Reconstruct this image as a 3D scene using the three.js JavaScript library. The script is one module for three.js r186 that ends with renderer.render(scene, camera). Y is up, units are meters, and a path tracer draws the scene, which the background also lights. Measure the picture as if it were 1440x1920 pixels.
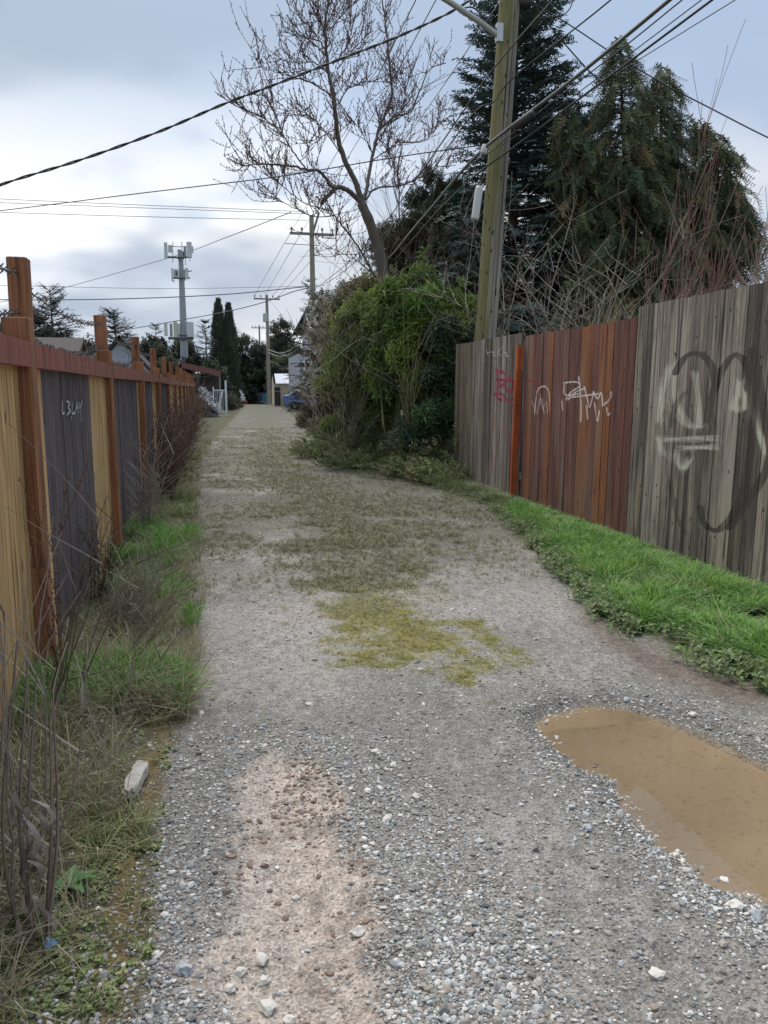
import * as THREE from 'three';
import { mergeGeometries } from 'three/addons/utils/BufferGeometryUtils.js';

// ------------------------------------------------------------------ camera, sky, sun, exposure
const EYE = 1.45, FOCAL = 1442, YAW = 12.45 * Math.PI / 180, PITCH = 8.6 * Math.PI / 180;
const scene = new THREE.Scene();
const camera = new THREE.PerspectiveCamera(67.3, 0.75, 0.05, 900);
camera.position.set(0, EYE, 0);
camera.rotation.order = 'YXZ';
camera.rotation.set(-PITCH, -YAW, 0);
const renderer = new THREE.WebGLRenderer({ antialias: true });
renderer.toneMapping = THREE.LinearToneMapping;
renderer.toneMappingExposure = 2.35;
renderer.shadowMap.enabled = true;

// ------------------------------------------------------------------ random numbers and noise
function makeRandom(seed) {
  let s = seed | 0;
  return () => { s = (s + 0x6d2b79f5) | 0; let t = Math.imul(s ^ (s >>> 15), 1 | s); t = (t + Math.imul(t ^ (t >>> 7), 61 | t)) ^ t; return ((t ^ (t >>> 14)) >>> 0) / 4294967296; };
}
const R = makeRandom(20240);
const rr = (a, b) => a + (b - a) * R();
const gauss = () => (R() + R() + R() + R() - 2) * 0.87;
function hash(i, j, k = 0) { let h = Math.imul(i, 374761393) + Math.imul(j, 668265263) + Math.imul(k, 2147483647 - 61); h = Math.imul(h ^ (h >>> 13), 1274126177); return ((h ^ (h >>> 16)) >>> 0) / 4294967296; }
function vnoise(x, y, k = 0, per = 0) {
  const i = Math.floor(x), j = Math.floor(y); let u = x - i, v = y - j; u = u * u * (3 - 2 * u); v = v * v * (3 - 2 * v);
  const m = per ? (n) => ((n % per) + per) % per : (n) => n;
  const a = hash(m(i), m(j), k), b = hash(m(i + 1), m(j), k), c = hash(m(i), m(j + 1), k), d = hash(m(i + 1), m(j + 1), k);
  return a + (b - a) * u + (c - a) * v + (a - b - c + d) * u * v;
}
function fbm(x, y, o = 4, k = 0, per = 0) { let s = 0, a = 0.5, n = 0; for (let i = 0; i < o; i++) { s += a * vnoise(x, y, k + i, per); n += a; x *= 2; y *= 2; a *= 0.5; per *= 2; } return s / n; }
const clamp = (x, a = 0, b = 1) => Math.min(b, Math.max(a, x));
const sstep = (a, b, x) => { const t = clamp((x - a) / (b - a)); return t * t * (3 - 2 * t); };
const lerp = (a, b, t) => a + (b - a) * t;
const mix3 = (a, b, t) => [lerp(a[0], b[0], t), lerp(a[1], b[1], t), lerp(a[2], b[2], t)];
const V = (x, y, z) => new THREE.Vector3(x, y, z);

// ------------------------------------------------------------------ sky
const SUN_AZ = -0.25, SUN_EL = 1.02;
const SUN_DIR = V(Math.sin(SUN_AZ) * Math.cos(SUN_EL), Math.sin(SUN_EL), -Math.cos(SUN_AZ) * Math.cos(SUN_EL)).normalize();
{
  const W = 1024, H = 512, data = new Float32Array(W * H * 4);
  for (let j = 0; j < H; j++) for (let i = 0; i < W; i++) {
    const e = ((j + 0.5) / H - 0.5) * Math.PI, phi = ((i + 0.5) / W - 0.5) * 2 * Math.PI;
    const d = [Math.cos(e) * Math.cos(phi), Math.sin(e), Math.cos(e) * Math.sin(phi)];
    const y = Math.max(d[1], 0), q = 1 / (y + 0.16);
    const cx = d[0] * q, cz = d[2] * q;
    const n = fbm(cx * 1.05 + 3.1, cz * 1.05 + 8.4, 5, 11), n2 = fbm(cx * 1.9 + 1.2, cz * 1.9 - 4, 5, 31);
    const cosS = d[0] * SUN_DIR.x + d[1] * SUN_DIR.y + d[2] * SUN_DIR.z;
    const glow = Math.pow(clamp(cosS * 0.5 + 0.5), 9) * 0.8;
    const side = sstep(-0.5, 0.7, d[0]);                                                        // clearer and bluer to the right
    let c = mix3([0.40, 0.435, 0.48], mix3([0.25, 0.30, 0.375], [0.225, 0.30, 0.435], side), sstep(0.02, 0.40, y));
    c = mix3(c, [0.66, 0.655, 0.64], sstep(0.43, 0.62, n2) * sstep(0.40, 0.12, y) * 0.8);       // bright gaps low down
    c = mix3(c, [0.185, 0.228, 0.295], sstep(0.40, 0.58, n) * 0.85 * (1 - 0.5 * side));          // grey-blue cloud bellies
    const w = 1 + 0.5 * glow; c = [c[0] * w * 1.03, c[1] * w * 1.01, c[2] * (1 + 0.42 * glow)];
    c = c.map((v) => v * 0.83);
    if (d[1] < 0) c = mix3(c, [0.20, 0.20, 0.19], sstep(0, 0.06, -d[1]));
    const o = (j * W + i) * 4; data[o] = c[0]; data[o + 1] = c[1]; data[o + 2] = c[2]; data[o + 3] = 1;
  }
  const t = new THREE.DataTexture(data, W, H, THREE.RGBAFormat, THREE.FloatType);
  t.mapping = THREE.EquirectangularReflectionMapping; t.magFilter = THREE.LinearFilter; t.needsUpdate = true;
  scene.background = t; scene.environment = t;
}
const sun = new THREE.DirectionalLight(new THREE.Color(1, 0.95, 0.88), 1.5);
sun.position.copy(SUN_DIR).multiplyScalar(60); sun.castShadow = true; sun.shadow.radius = 100;
sun.shadow.mapSize.set(2048, 2048); Object.assign(sun.shadow.camera, { left: -50, right: 50, top: 50, bottom: -50, near: 1, far: 200 });
sun.name = 'sun'; scene.add(sun); scene.add(sun.target);

// ------------------------------------------------------------------ reading places off the photograph: rays into the real scene
const cp = Math.cos(PITCH), sp = Math.sin(PITCH), cy = Math.cos(YAW), sy = Math.sin(YAW);
function ray(px, py) {
  const x = (px - 720) / FOCAL, y = (960 - py) / FOCAL;
  const y1 = cp * y - sp, z1 = -sp * y - cp;
  return V(cy * x - sy * z1, y1, sy * x + cy * z1);
}
const at = (px, py, D) => { const r = ray(px, py); return r.multiplyScalar(D / -r.z).add(V(0, EYE, 0)); };
const onGround = (px, py, y = 0) => { const r = ray(px, py); return r.multiplyScalar((y - EYE) / r.y).add(V(0, EYE, 0)); };
const onWall = (px, py, X) => { const r = ray(px, py); return r.multiplyScalar(X / r.x).add(V(0, EYE, 0)); };

// ------------------------------------------------------------------ mesh building
class MB {
  constructor() { this.p = []; this.uv = []; this.c = null; this.idx = []; }
  vert(x, y, z, u = 0, v = 0) { this.p.push(x, y, z); this.uv.push(u, v); return this.p.length / 3 - 1; }
  tri(a, b, c) { this.idx.push(a, b, c); }
  quad(a, b, c, d) { this.idx.push(a, b, c, a, c, d); }
  face(pts, uvs) { const n = pts.map((q, i) => this.vert(q.x, q.y, q.z, uvs ? uvs[i][0] : 0, uvs ? uvs[i][1] : 0)); for (let i = 1; i + 1 < n.length; i++) this.tri(n[0], n[i], n[i + 1]); return this; }
  tube(pts, rad, sides = 6, cap = true, uscale = 1) {
    const n = pts.length; let ref = V(0, 1, 0), len = 0; const rings = [];
    for (let i = 0; i < n; i++) {
      const t = pts[Math.min(i + 1, n - 1)].clone().sub(pts[Math.max(i - 1, 0)]).normalize();
      if (Math.abs(t.dot(ref)) > 0.9) ref = Math.abs(t.x) < 0.7 ? V(1, 0, 0) : V(0, 0, 1);
      const a = ref.clone().cross(t).normalize(), b = t.clone().cross(a); ref = b.clone();
      const r = typeof rad === 'function' ? rad(i / (n - 1)) : Array.isArray(rad) ? rad[i] : rad;
      if (i) len += pts[i].distanceTo(pts[i - 1]);
      const ring = [];
      for (let k = 0; k <= sides; k++) { const q = (k / sides) * Math.PI * 2, c = Math.cos(q) * r, s = Math.sin(q) * r; ring.push(this.vert(pts[i].x + a.x * c + b.x * s, pts[i].y + a.y * c + b.y * s, pts[i].z + a.z * c + b.z * s, (k / sides) * uscale, len)); }
      rings.push(ring);
    }
    for (let i = 0; i + 1 < n; i++) for (let k = 0; k < sides; k++) this.quad(rings[i][k], rings[i][k + 1], rings[i + 1][k + 1], rings[i + 1][k]);
    if (cap) for (const i of [0, n - 1]) { const c = this.vert(pts[i].x, pts[i].y, pts[i].z); for (let k = 0; k < sides; k++) i ? this.tri(c, rings[i][k], rings[i][k + 1]) : this.tri(c, rings[i][k + 1], rings[i][k]); }
    return this;
  }
  box(cx, cy_, cz, sx, sy_, sz, m = null, bev = 0) {           // box with optional chamfer along the four vertical edges
    const h = [sx / 2, sy_ / 2, sz / 2], q = (x, y, z) => { const v = V(cx + x * h[0], cy_ + y * h[1], cz + z * h[2]); return m ? v.applyMatrix4(m) : v; };
    const F = [[[1, -1, 1], [1, -1, -1], [1, 1, -1], [1, 1, 1], 2], [[-1, -1, -1], [-1, -1, 1], [-1, 1, 1], [-1, 1, -1], 2], [[-1, 1, 1], [1, 1, 1], [1, 1, -1], [-1, 1, -1], 1], [[-1, -1, -1], [1, -1, -1], [1, -1, 1], [-1, -1, 1], 1], [[-1, -1, 1], [1, -1, 1], [1, 1, 1], [-1, 1, 1], 0], [[1, -1, -1], [-1, -1, -1], [-1, 1, -1], [1, 1, -1], 0]];
    for (const f of F) {
      const a = f[4];
      this.face(f.slice(0, 4).map((k) => q(...k)), f.slice(0, 4).map((k) => a === 2 ? [cz + k[2] * h[2], cy_ + k[1] * h[1]] : a === 1 ? [cx + k[0] * h[0], cz + k[2] * h[2]] : [cx + k[0] * h[0], cy_ + k[1] * h[1]]));
    }
    return this;
  }
  blob(c, r, ry = r) { // small octahedron
    const o = this.p.length / 3; for (const d of [[1, 0, 0], [-1, 0, 0], [0, 1, 0], [0, -1, 0], [0, 0, 1], [0, 0, -1]]) this.vert(c.x + d[0] * r, c.y + d[1] * ry, c.z + d[2] * r);
    for (const t of [[0, 2, 4], [4, 2, 1], [1, 2, 5], [5, 2, 0], [4, 3, 0], [1, 3, 4], [5, 3, 1], [0, 3, 5]]) this.tri(o + t[0], o + t[1], o + t[2]);
    return this;
  }
  geo() {
    const g = new THREE.BufferGeometry();
    g.setAttribute('position', new THREE.Float32BufferAttribute(this.p, 3)); g.setAttribute('uv', new THREE.Float32BufferAttribute(this.uv, 2));
    if (this.c) g.setAttribute('color', new THREE.Float32BufferAttribute(this.c, 3));
    g.setIndex(this.idx); g.computeVertexNormals(); return g;
  }
}
const used = new Map();
function numbered(name) { const n = used.get(name) ?? 0; used.set(name, n + 1); return n ? name + '_' + String(n).padStart(3, '0') : name; }
function tag(o, label, category, group, kind) { if (label) o.userData.label = label; if (category) o.userData.category = category; if (group) o.userData.group = group; if (kind) o.userData.kind = kind; return o; }
function mesh(name, geo, mat, parent) { const g = geo.isBufferGeometry ? geo : geo.geo(); const m = new THREE.Mesh(g, mat); m.castShadow = m.receiveShadow = true; m.name = parent ? name : numbered(name); (parent ?? scene).add(m); return m; }
function thing(name, label, category, group, pos = null) { const g = new THREE.Group(); g.name = numbered(name); if (pos) g.position.copy(pos); scene.add(g); return tag(g, label, category, group); }
const rgb = (r, g, b) => new THREE.Color().setRGB(r, g, b);
const mat = (r, g, b, o = {}) => new THREE.MeshStandardMaterial({ color: rgb(r, g, b), roughness: 0.9, ...o });
const phys = (r, g, b, o = {}) => new THREE.MeshPhysicalMaterial({ color: rgb(r, g, b), roughness: 0.5, ...o });
function scatter(name, geo, material, items, parent) {           // items: {p, q, s, c}
  const im = new THREE.InstancedMesh(geo, material, items.length), m = new THREE.Matrix4(), sc = V(1, 1, 1), col = new THREE.Color();
  items.forEach((t, i) => { Array.isArray(t.s) ? sc.set(...t.s) : sc.setScalar(t.s); im.setMatrixAt(i, m.compose(t.p, t.q, sc)); im.setColorAt(i, col.setRGB(t.c[0], t.c[1], t.c[2])); });
  im.castShadow = im.receiveShadow = true; im.name = parent ? name : numbered(name); im.userData.kind = 'stuff'; (parent ?? scene).add(im); return im;
}
const QY = (a) => new THREE.Quaternion().setFromAxisAngle(V(0, 1, 0), a);
const qRand = () => new THREE.Quaternion().setFromEuler(new THREE.Euler(rr(0, 6.28), rr(0, 6.28), rr(0, 6.28)));
const basis = new THREE.Matrix4();
function qAlong(dir, up) { const y = dir.clone().normalize(); let x = y.clone().cross(up).normalize(); if (x.lengthSq() < 0.5) x = V(1, 0, 0); const z = x.clone().cross(y); basis.makeBasis(x, y, z); return new THREE.Quaternion().setFromRotationMatrix(basis); }   // local +y along dir
const tint = (c, v = 0.25) => { const k = 1 + (R() - 0.5) * 2 * v, h = (R() - 0.5) * v * 0.5; return [c[0] * k * (1 + h), c[1] * k, c[2] * k * (1 - h)]; };
const curve = (pts, n) => { const c = new THREE.CatmullRomCurve3(pts); return c.getPoints(n); };

// ------------------------------------------------------------------ textures
function dataTex(w, h, f, srgb, repeat = true) {
  const d = new Uint8Array(w * h * 4);
  for (let j = 0; j < h; j++) for (let i = 0; i < w; i++) { const c = f(i / w, j / h, i, j), o = (j * w + i) * 4; d[o] = clamp(c[0]) * 255; d[o + 1] = clamp(c[1]) * 255; d[o + 2] = clamp(c[2]) * 255; d[o + 3] = 255; }
  const t = new THREE.DataTexture(d, w, h); t.magFilter = THREE.LinearFilter; t.minFilter = THREE.LinearFilter; if (repeat) t.wrapS = t.wrapT = THREE.RepeatWrapping; if (srgb) t.colorSpace = THREE.SRGBColorSpace; t.needsUpdate = true; return t;
}
// wood: u across the grain, v along it; tile 0.6 m x 2.4 m
function grain(u, v, k) {
  const warp = (fbm(u * 4, v * 3, 3, k, 4) - 0.5) * 0.10;
  const a = vnoise((u + warp) * 70, v * 5, k + 3, 0), b = vnoise((u + warp * 0.6) * 220, v * 14, k + 5, 0), c = fbm(u * 6, v * 5, 3, k + 9, 0);
  return { line: a, fine: b, patch: c };
}
const woodMap = (k, lo, hi, contrast) => dataTex(384, 768, (u, v) => {
  const g = grain(u, v, k); let t = clamp(0.5 + (g.line - 0.5) * 0.8 * contrast + (g.fine - 0.5) * 0.7 * contrast + (g.patch - 0.5) * 1.1);
  const dark = g.line < 0.13 ? lerp(1, 0.6, contrast * contrast * 0.75) : 1;
  const kn = hash(Math.floor(u * 5), Math.floor(v * 7), k), kd = Math.hypot((u * 5 % 1) - 0.5, ((v * 7 % 1) - 0.5) * 1.3); const knot = kn > 0.82 && kd < 0.13 ? 0.45 + kd * 2 : 1;
  const c = mix3(lo, hi, t); return c.map((x) => x * dark * knot);
}, true);
const woodBump = dataTex(384, 768, (u, v) => { const g = grain(u, v, 3); const t = 0.5 + (g.line - 0.5) * 0.7 + (g.fine - 0.5) * 0.4; return [t, t, t]; }, false);
const wrapWood = (t) => { t.repeat.set(1 / 0.6, 1 / 2.4); return t; };
wrapWood(woodBump);
const woodMat = (lo, hi, k, contrast = 1, o = {}) => new THREE.MeshStandardMaterial({ map: wrapWood(woodMap(k, lo, hi, contrast)), bumpMap: woodBump, bumpScale: 0.0022, roughness: 0.85, ...o });
const MW = {
  cedar: woodMat([0.68, 0.53, 0.35], [0.91, 0.765, 0.55], 3, 0.9),
  cedar2: woodMat([0.63, 0.50, 0.33], [0.85, 0.71, 0.50], 23, 0.9),
  charcoal: woodMat([0.27, 0.235, 0.235], [0.47, 0.42, 0.42], 43, 0.9),
  charcoal2: woodMat([0.29, 0.26, 0.275], [0.43, 0.39, 0.405], 53, 0.8),
  post: woodMat([0.45, 0.29, 0.19], [0.69, 0.475, 0.335], 63, 0.8),
  rail: woodMat([0.46, 0.27, 0.22], [0.66, 0.42, 0.35], 73, 0.9),
  grey: woodMat([0.38, 0.35, 0.32], [0.72, 0.68, 0.63], 83, 1.1),
  orange: woodMat([0.55, 0.25, 0.12], [0.78, 0.42, 0.23], 93, 0.7),
};

// ------------------------------------------------------------------ the ground
const groundPoly = (list) => list.map(([x, y]) => { const q = onGround(x, y); return [q.x, q.z]; });
const PUDDLE = groundPoly([[1036, 1350], [1075, 1330], [1140, 1318], [1225, 1326], [1330, 1368], [1440, 1418], [1560, 1470], [1640, 1560], [1600, 1680], [1480, 1700], [1400, 1662], [1330, 1622], [1250, 1565], [1190, 1500], [1150, 1455], [1105, 1420], [1060, 1392]]);
const MUD = groundPoly([[500, 1432], [580, 1432], [620, 1470], [650, 1560], [690, 1650], [725, 1760], [745, 1900], [760, 2100], [380, 2100], [395, 1900], [400, 1740], [395, 1640], [410, 1560], [445, 1470]]);
const MOSS = groundPoly([[600, 1080], [680, 1075], [770, 1130], [850, 1185], [910, 1245], [880, 1262], [800, 1235], [700, 1222], [640, 1165]]);
const SOIL = groundPoly([[1085, 1130], [1160, 1180], [1260, 1235], [1440, 1300], [1440, 1345], [1330, 1300], [1230, 1275], [1150, 1230], [1100, 1180]]);
function sdPoly(P, x, z) {          // signed distance, negative inside
  let d = 1e9, inside = false;
  for (let i = 0, j = P.length - 1; i < P.length; j = i++) {
    const [ax, az] = P[j], [bx, bz] = P[i], ex = bx - ax, ez = bz - az, wx = x - ax, wz = z - az, t = clamp((wx * ex + wz * ez) / (ex * ex + ez * ez));
    d = Math.min(d, Math.hypot(wx - ex * t, wz - ez * t));
    if ((az > z) !== (bz > z) && x < ex * (z - az) / ez + ax) inside = !inside;
  }
  return inside ? -d : d;
}
const edgeTable = (list) => { const q = list.map(([x, y]) => { const p = onGround(x, y); return [-p.z, p.x]; }).sort((a, b) => a[0] - b[0]); return (D) => { if (D <= q[0][0]) return q[0][1]; for (let i = 1; i < q.length; i++) if (D < q[i][0]) return lerp(q[i - 1][1], q[i][1], (D - q[i - 1][0]) / (q[i][0] - q[i - 1][0])); return q[q.length - 1][1]; }; };
const drift = (D) => Math.max(0, D - 16) * 0.058;
const leftEdgeNear = edgeTable([[366, 960], [369, 1100], [360, 1200], [340, 1330], [300, 1470], [272, 1700], [255, 1920]]);
const rightEdgeNear = edgeTable([[930, 965], [985, 1020], [1060, 1095], [1110, 1150], [1200, 1200], [1290, 1250], [1440, 1300], [1640, 1390]]);
const leftEdge = (D) => leftEdgeNear(D) + drift(D) - sstep(10, 20, D) * 0.1;
const rightEdge = (D) => lerp(rightEdgeNear(D), 2.75 + drift(D), sstep(9, 15, D));
const rise = (D) => Math.min(0.62, Math.max(0, D - 5) * 0.0085);
const WATER_Y = -0.022;
function groundY(x, z, fine = true) {
  const D = -z; let y = rise(D);
  const eL = leftEdge(D), eR = rightEdge(D);
  y += 0.045 * sstep(0.02, 0.35, eL - x) + 0.035 * sstep(0.0, 0.4, x - eR);
  if (D < 30 && fine) {
    y += (fbm(x * 0.9 + 7, z * 0.9, 3, 61) - 0.5) * 0.03;
    if (D < 12) y += (fbm(x * 7, z * 7, 3, 67) - 0.5) * 0.014;
  }
  if (D < 8) {
    const wob = (fbm(x * 6, z * 6, 3, 71) - 0.5) * 0.14, p = sdPoly(PUDDLE, x, z) + wob;
    const k = sstep(0.5, 0.0, p); y = lerp(y, WATER_Y + 0.028 * sstep(0, 0.22, p) - 0.07 * sstep(0, 0.35, -p) - 0.004 + (fine ? (fbm(x * 9, z * 9, 2, 73) - 0.5) * 0.012 : 0), k);
    const m = sdPoly(MUD, x, z) + (fbm(x * 7, z * 7, 3, 79) - 0.5) * 0.14; y += 0.014 * Math.exp(-Math.pow((m - 0.09) / 0.1, 2)) - 0.03 * sstep(-0.02, 0.22, -m);
  }
  if (!fine) y -= 0.12;
  return y;
}
function zones(x, z) {
  const D = -z, n = fbm(x * 5, z * 5, 4, 101) - 0.5, n1 = fbm(x * 1.1, z * 1.1, 3, 107) - 0.5;
  const left = sstep(-0.05, 0.1, leftEdge(D) - x + n * 0.35), right = sstep(-0.06, 0.12, x - rightEdge(D) + n * 0.4);
  const near = D < 9;
  const mud = near ? sstep(0.05, -0.07, sdPoly(MUD, x, z) + n * 0.30) : 0, mudRim = near ? sstep(0.34, 0.10, Math.abs(sdPoly(MUD, x, z) - 0.14) + n * 0.2) : 0;
  const water = near ? sdPoly(PUDDLE, x, z) : 9, waterRim = sstep(0.3, 0.03, Math.abs(water + n * 0.2 - 0.08));
  let moss = near ? sstep(0.26, -0.14, sdPoly(MOSS, x, z) + n * 0.9 + (fbm(x * 14, z * 14, 2, 113) - 0.5) * 0.35) : 0;
  const mid = (leftEdge(D) + rightEdge(D)) / 2 + 0.2;
  moss = Math.max(moss, sstep(0.75, 0.15, Math.abs(x - mid + 0.25) + n * 1.3 + n1 * 0.5) * sstep(4.2, 6.0, D) * 0.85);
  const soil = near ? sstep(0.12, -0.1, sdPoly(SOIL, x, z) + n * 0.3) : 0;
  const mossEdge = sstep(0.075, 0.02, Math.abs(x - leftEdge(D) + 0.05 + n * 0.12)) * sstep(4.2, 3.0, D);
  return { D, n, n1, left, right, mud, mudRim, water, waterRim, moss, soil, mossEdge };
}
function groundColor(x, z) {
  const Z = zones(x, z), f = fbm(x * 26, z * 26, 3, 131) - 0.5, f2 = fbm(x * 2.2 + 9, z * 2.2, 4, 137) - 0.5;
  let c = mix3([0.26, 0.25, 0.235], [0.41, 0.39, 0.365], clamp(0.5 + f2 * 1.6 + f * 0.8));
  c = mix3(c, [0.50, 0.455, 0.435], sstep(0.2, 0.6, fbm(x * 0.9 + 4, z * 0.8, 4, 139)) * sstep(3.3, 5.2, Z.D) * 0.6);     // pale packed fines
  c = mix3(c, [0.27, 0.262, 0.25], Math.max(Z.mudRim * 0.55, Z.waterRim * 0.5));                                            // loose dark grit
  c = mix3(c, mix3([0.115, 0.12, 0.075], [0.22, 0.205, 0.16], clamp(0.5 + f2 * 2 + f * 1.6)), sstep(4.8, 7.5, Z.D) * sstep(0.16, 0.46, fbm(x * 1.5 + 2, z * 1.3, 5, 149) + Z.n * 0.3 + 0.05 * (x - 0.5)) * 0.85);   // thin weeds and dead leaves farther down the lane
  const mudc = mix3([0.62, 0.545, 0.485], [0.34, 0.275, 0.235], sstep(-0.06, 0.32, f * 0.7 + Z.n * 0.8 + (x - 0.34) * 1.0));
  c = mix3(c, mudc, Z.mud * 0.95);
  c = mix3(c, mix3([0.16, 0.13, 0.105], [0.27, 0.215, 0.18], clamp(0.5 + f * 2)), Z.soil * 0.9);
  const far = sstep(4.4, 6.6, Z.D + Z.n); c = mix3(c, mix3(mix3([0.20, 0.175, 0.06], [0.34, 0.29, 0.07], clamp(0.5 + f * 2 + Z.n)), mix3([0.13, 0.14, 0.075], [0.21, 0.205, 0.12], clamp(0.5 + f * 2 + Z.n)), far), Z.moss * lerp(0.85, 0.6, far));
  c = mix3(c, mix3([0.075, 0.06, 0.03], [0.14, 0.15, 0.05], clamp(0.5 + f * 2 + Z.n)), Z.left * 0.92);
  c = mix3(c, mix3([0.08, 0.065, 0.04], [0.12, 0.15, 0.05], clamp(0.5 + f * 2 + Z.n)), Z.right * 0.95);
  c = mix3(c, mix3([0.16, 0.115, 0.035], [0.22, 0.16, 0.06], clamp(0.5 + f * 2)), Z.mossEdge * 0.85);
  if (Z.D < 9) c = mix3(c, [0.125, 0.112, 0.098], sstep(0.13, 0.03, Math.abs(Z.water + Z.n * 0.22 - 0.05)) * 0.55);           // wet grit at the waterline
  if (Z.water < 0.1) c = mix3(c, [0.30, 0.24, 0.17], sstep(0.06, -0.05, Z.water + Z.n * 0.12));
  return c;
}
const gritTex = dataTex(1024, 1024, (u, v) => {
  const a = vnoise(u * 128, v * 128, 5, 128), b = vnoise(u * 256, v * 256, 6, 256), c = fbm(u * 24, v * 24, 3, 8, 24), d = vnoise(u * 64, v * 64, 9, 64);
  let t = 0.84 + (a - 0.5) * 0.24 + (b - 0.5) * 0.26 + (c - 0.5) * 0.26; if (d > 0.80 && a > 0.5) t += 0.16; if (d < 0.16) t -= 0.14;
  return [t * 1.0, t * 0.99, t * 0.975];
}, true);
const gritBump = dataTex(1024, 1024, (u, v) => { const a = vnoise(u * 128, v * 128, 5, 128), b = vnoise(u * 256, v * 256, 6, 256), d = vnoise(u * 64, v * 64, 9, 64); const t = 0.2 + a * 0.35 + b * 0.2 + sstep(0.6, 0.9, d) * 0.3; return [t, t, t]; }, false);
for (const t of [gritTex, gritBump]) t.repeat.set(1 / 0.83, 1 / 0.83);
{
  const xs = [], zs = [];
  for (let x = -4.5; x < 14; x += (x > -1.0 && x < 3.4) ? 0.022 : x < 5.5 && x > -1.6 ? 0.06 : 0.3) xs.push(x);
  for (let D = -1.5; D < 76; D += D < 0.8 ? 0.15 : Math.max(0.02, D * 0.0075)) zs.push(-D);
  const m = new MB(); m.c = [];
  for (const z of zs) for (const x of xs) { m.vert(x, groundY(x, z), z, x, z); m.c.push(...groundColor(x, z)); }
  const w = xs.length; for (let j = 0; j + 1 < zs.length; j++) for (let i = 0; i + 1 < w; i++) { const a = j * w + i; m.quad(a, a + 1, a + w + 1, a + w); }
  const g = m.geo();
  const lane = mesh('gravel_lane', g, new THREE.MeshStandardMaterial({ vertexColors: true, map: gritTex, bumpMap: gritBump, bumpScale: 0.007, roughness: 0.95 }));
  tag(lane, null, null, null, 'structure');
  const b = new MB(); const N = 60, span = (t) => Math.sign(t) * Math.pow(Math.abs(t), 2.2) * 420;
  for (let j = 0; j <= N; j++) for (let i = 0; i <= N; i++) { const x = span(i / N * 2 - 1), z = span(j / N * 2 - 1); b.vert(x, rise(-z) - 0.16, z, x, z); }
  for (let j = 0; j < N; j++) for (let i = 0; i < N; i++) { const a = j * (N + 1) + i; b.quad(a, a + N + 1, a + N + 2, a + 1); }
  tag(mesh('ground', b, new THREE.MeshStandardMaterial({ color: rgb(0.15, 0.15, 0.09), map: gritTex, roughness: 1 })), null, null, null, 'structure');
  // puddle: turbid water, still, in the hollow
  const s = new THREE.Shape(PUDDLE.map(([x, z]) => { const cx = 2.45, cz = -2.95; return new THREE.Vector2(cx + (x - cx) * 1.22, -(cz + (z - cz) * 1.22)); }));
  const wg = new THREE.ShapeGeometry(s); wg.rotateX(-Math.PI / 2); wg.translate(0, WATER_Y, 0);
  const ripple = dataTex(256, 256, (u, v) => { const t = fbm(u * 10, v * 10, 3, 151, 10); return [t, t, t]; }, false); ripple.repeat.set(1 / 1.3, 1 / 1.3);
  const siltAndReflection = dataTex(512, 512, (u, v) => { const t = fbm(u * 2.2, v * 2.6, 4, 161, 0) * 1.7 - 0.35, q = 1 - 0.12 * sstep(0.70, 0.8, fbm(u * 150, v * 300, 2, 171)); return [(0.55 + t * 0.30) * q, (0.48 + t * 0.27) * q, (0.39 + t * 0.22) * q]; }, true); siltAndReflection.repeat.set(1 / 3, 1 / 3);  // silt colour and flecks, with broad light and dark reflection tones painted in
  const water = mesh('puddle', wg, phys(0.80, 0.78, 0.76, { map: siltAndReflection, roughness: 0.015, ior: 1.33, transmission: 0.35, thickness: 0, bumpMap: ripple, bumpScale: 0.0004 }));
  tag(water, null, null, null, 'structure');
}

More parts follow.
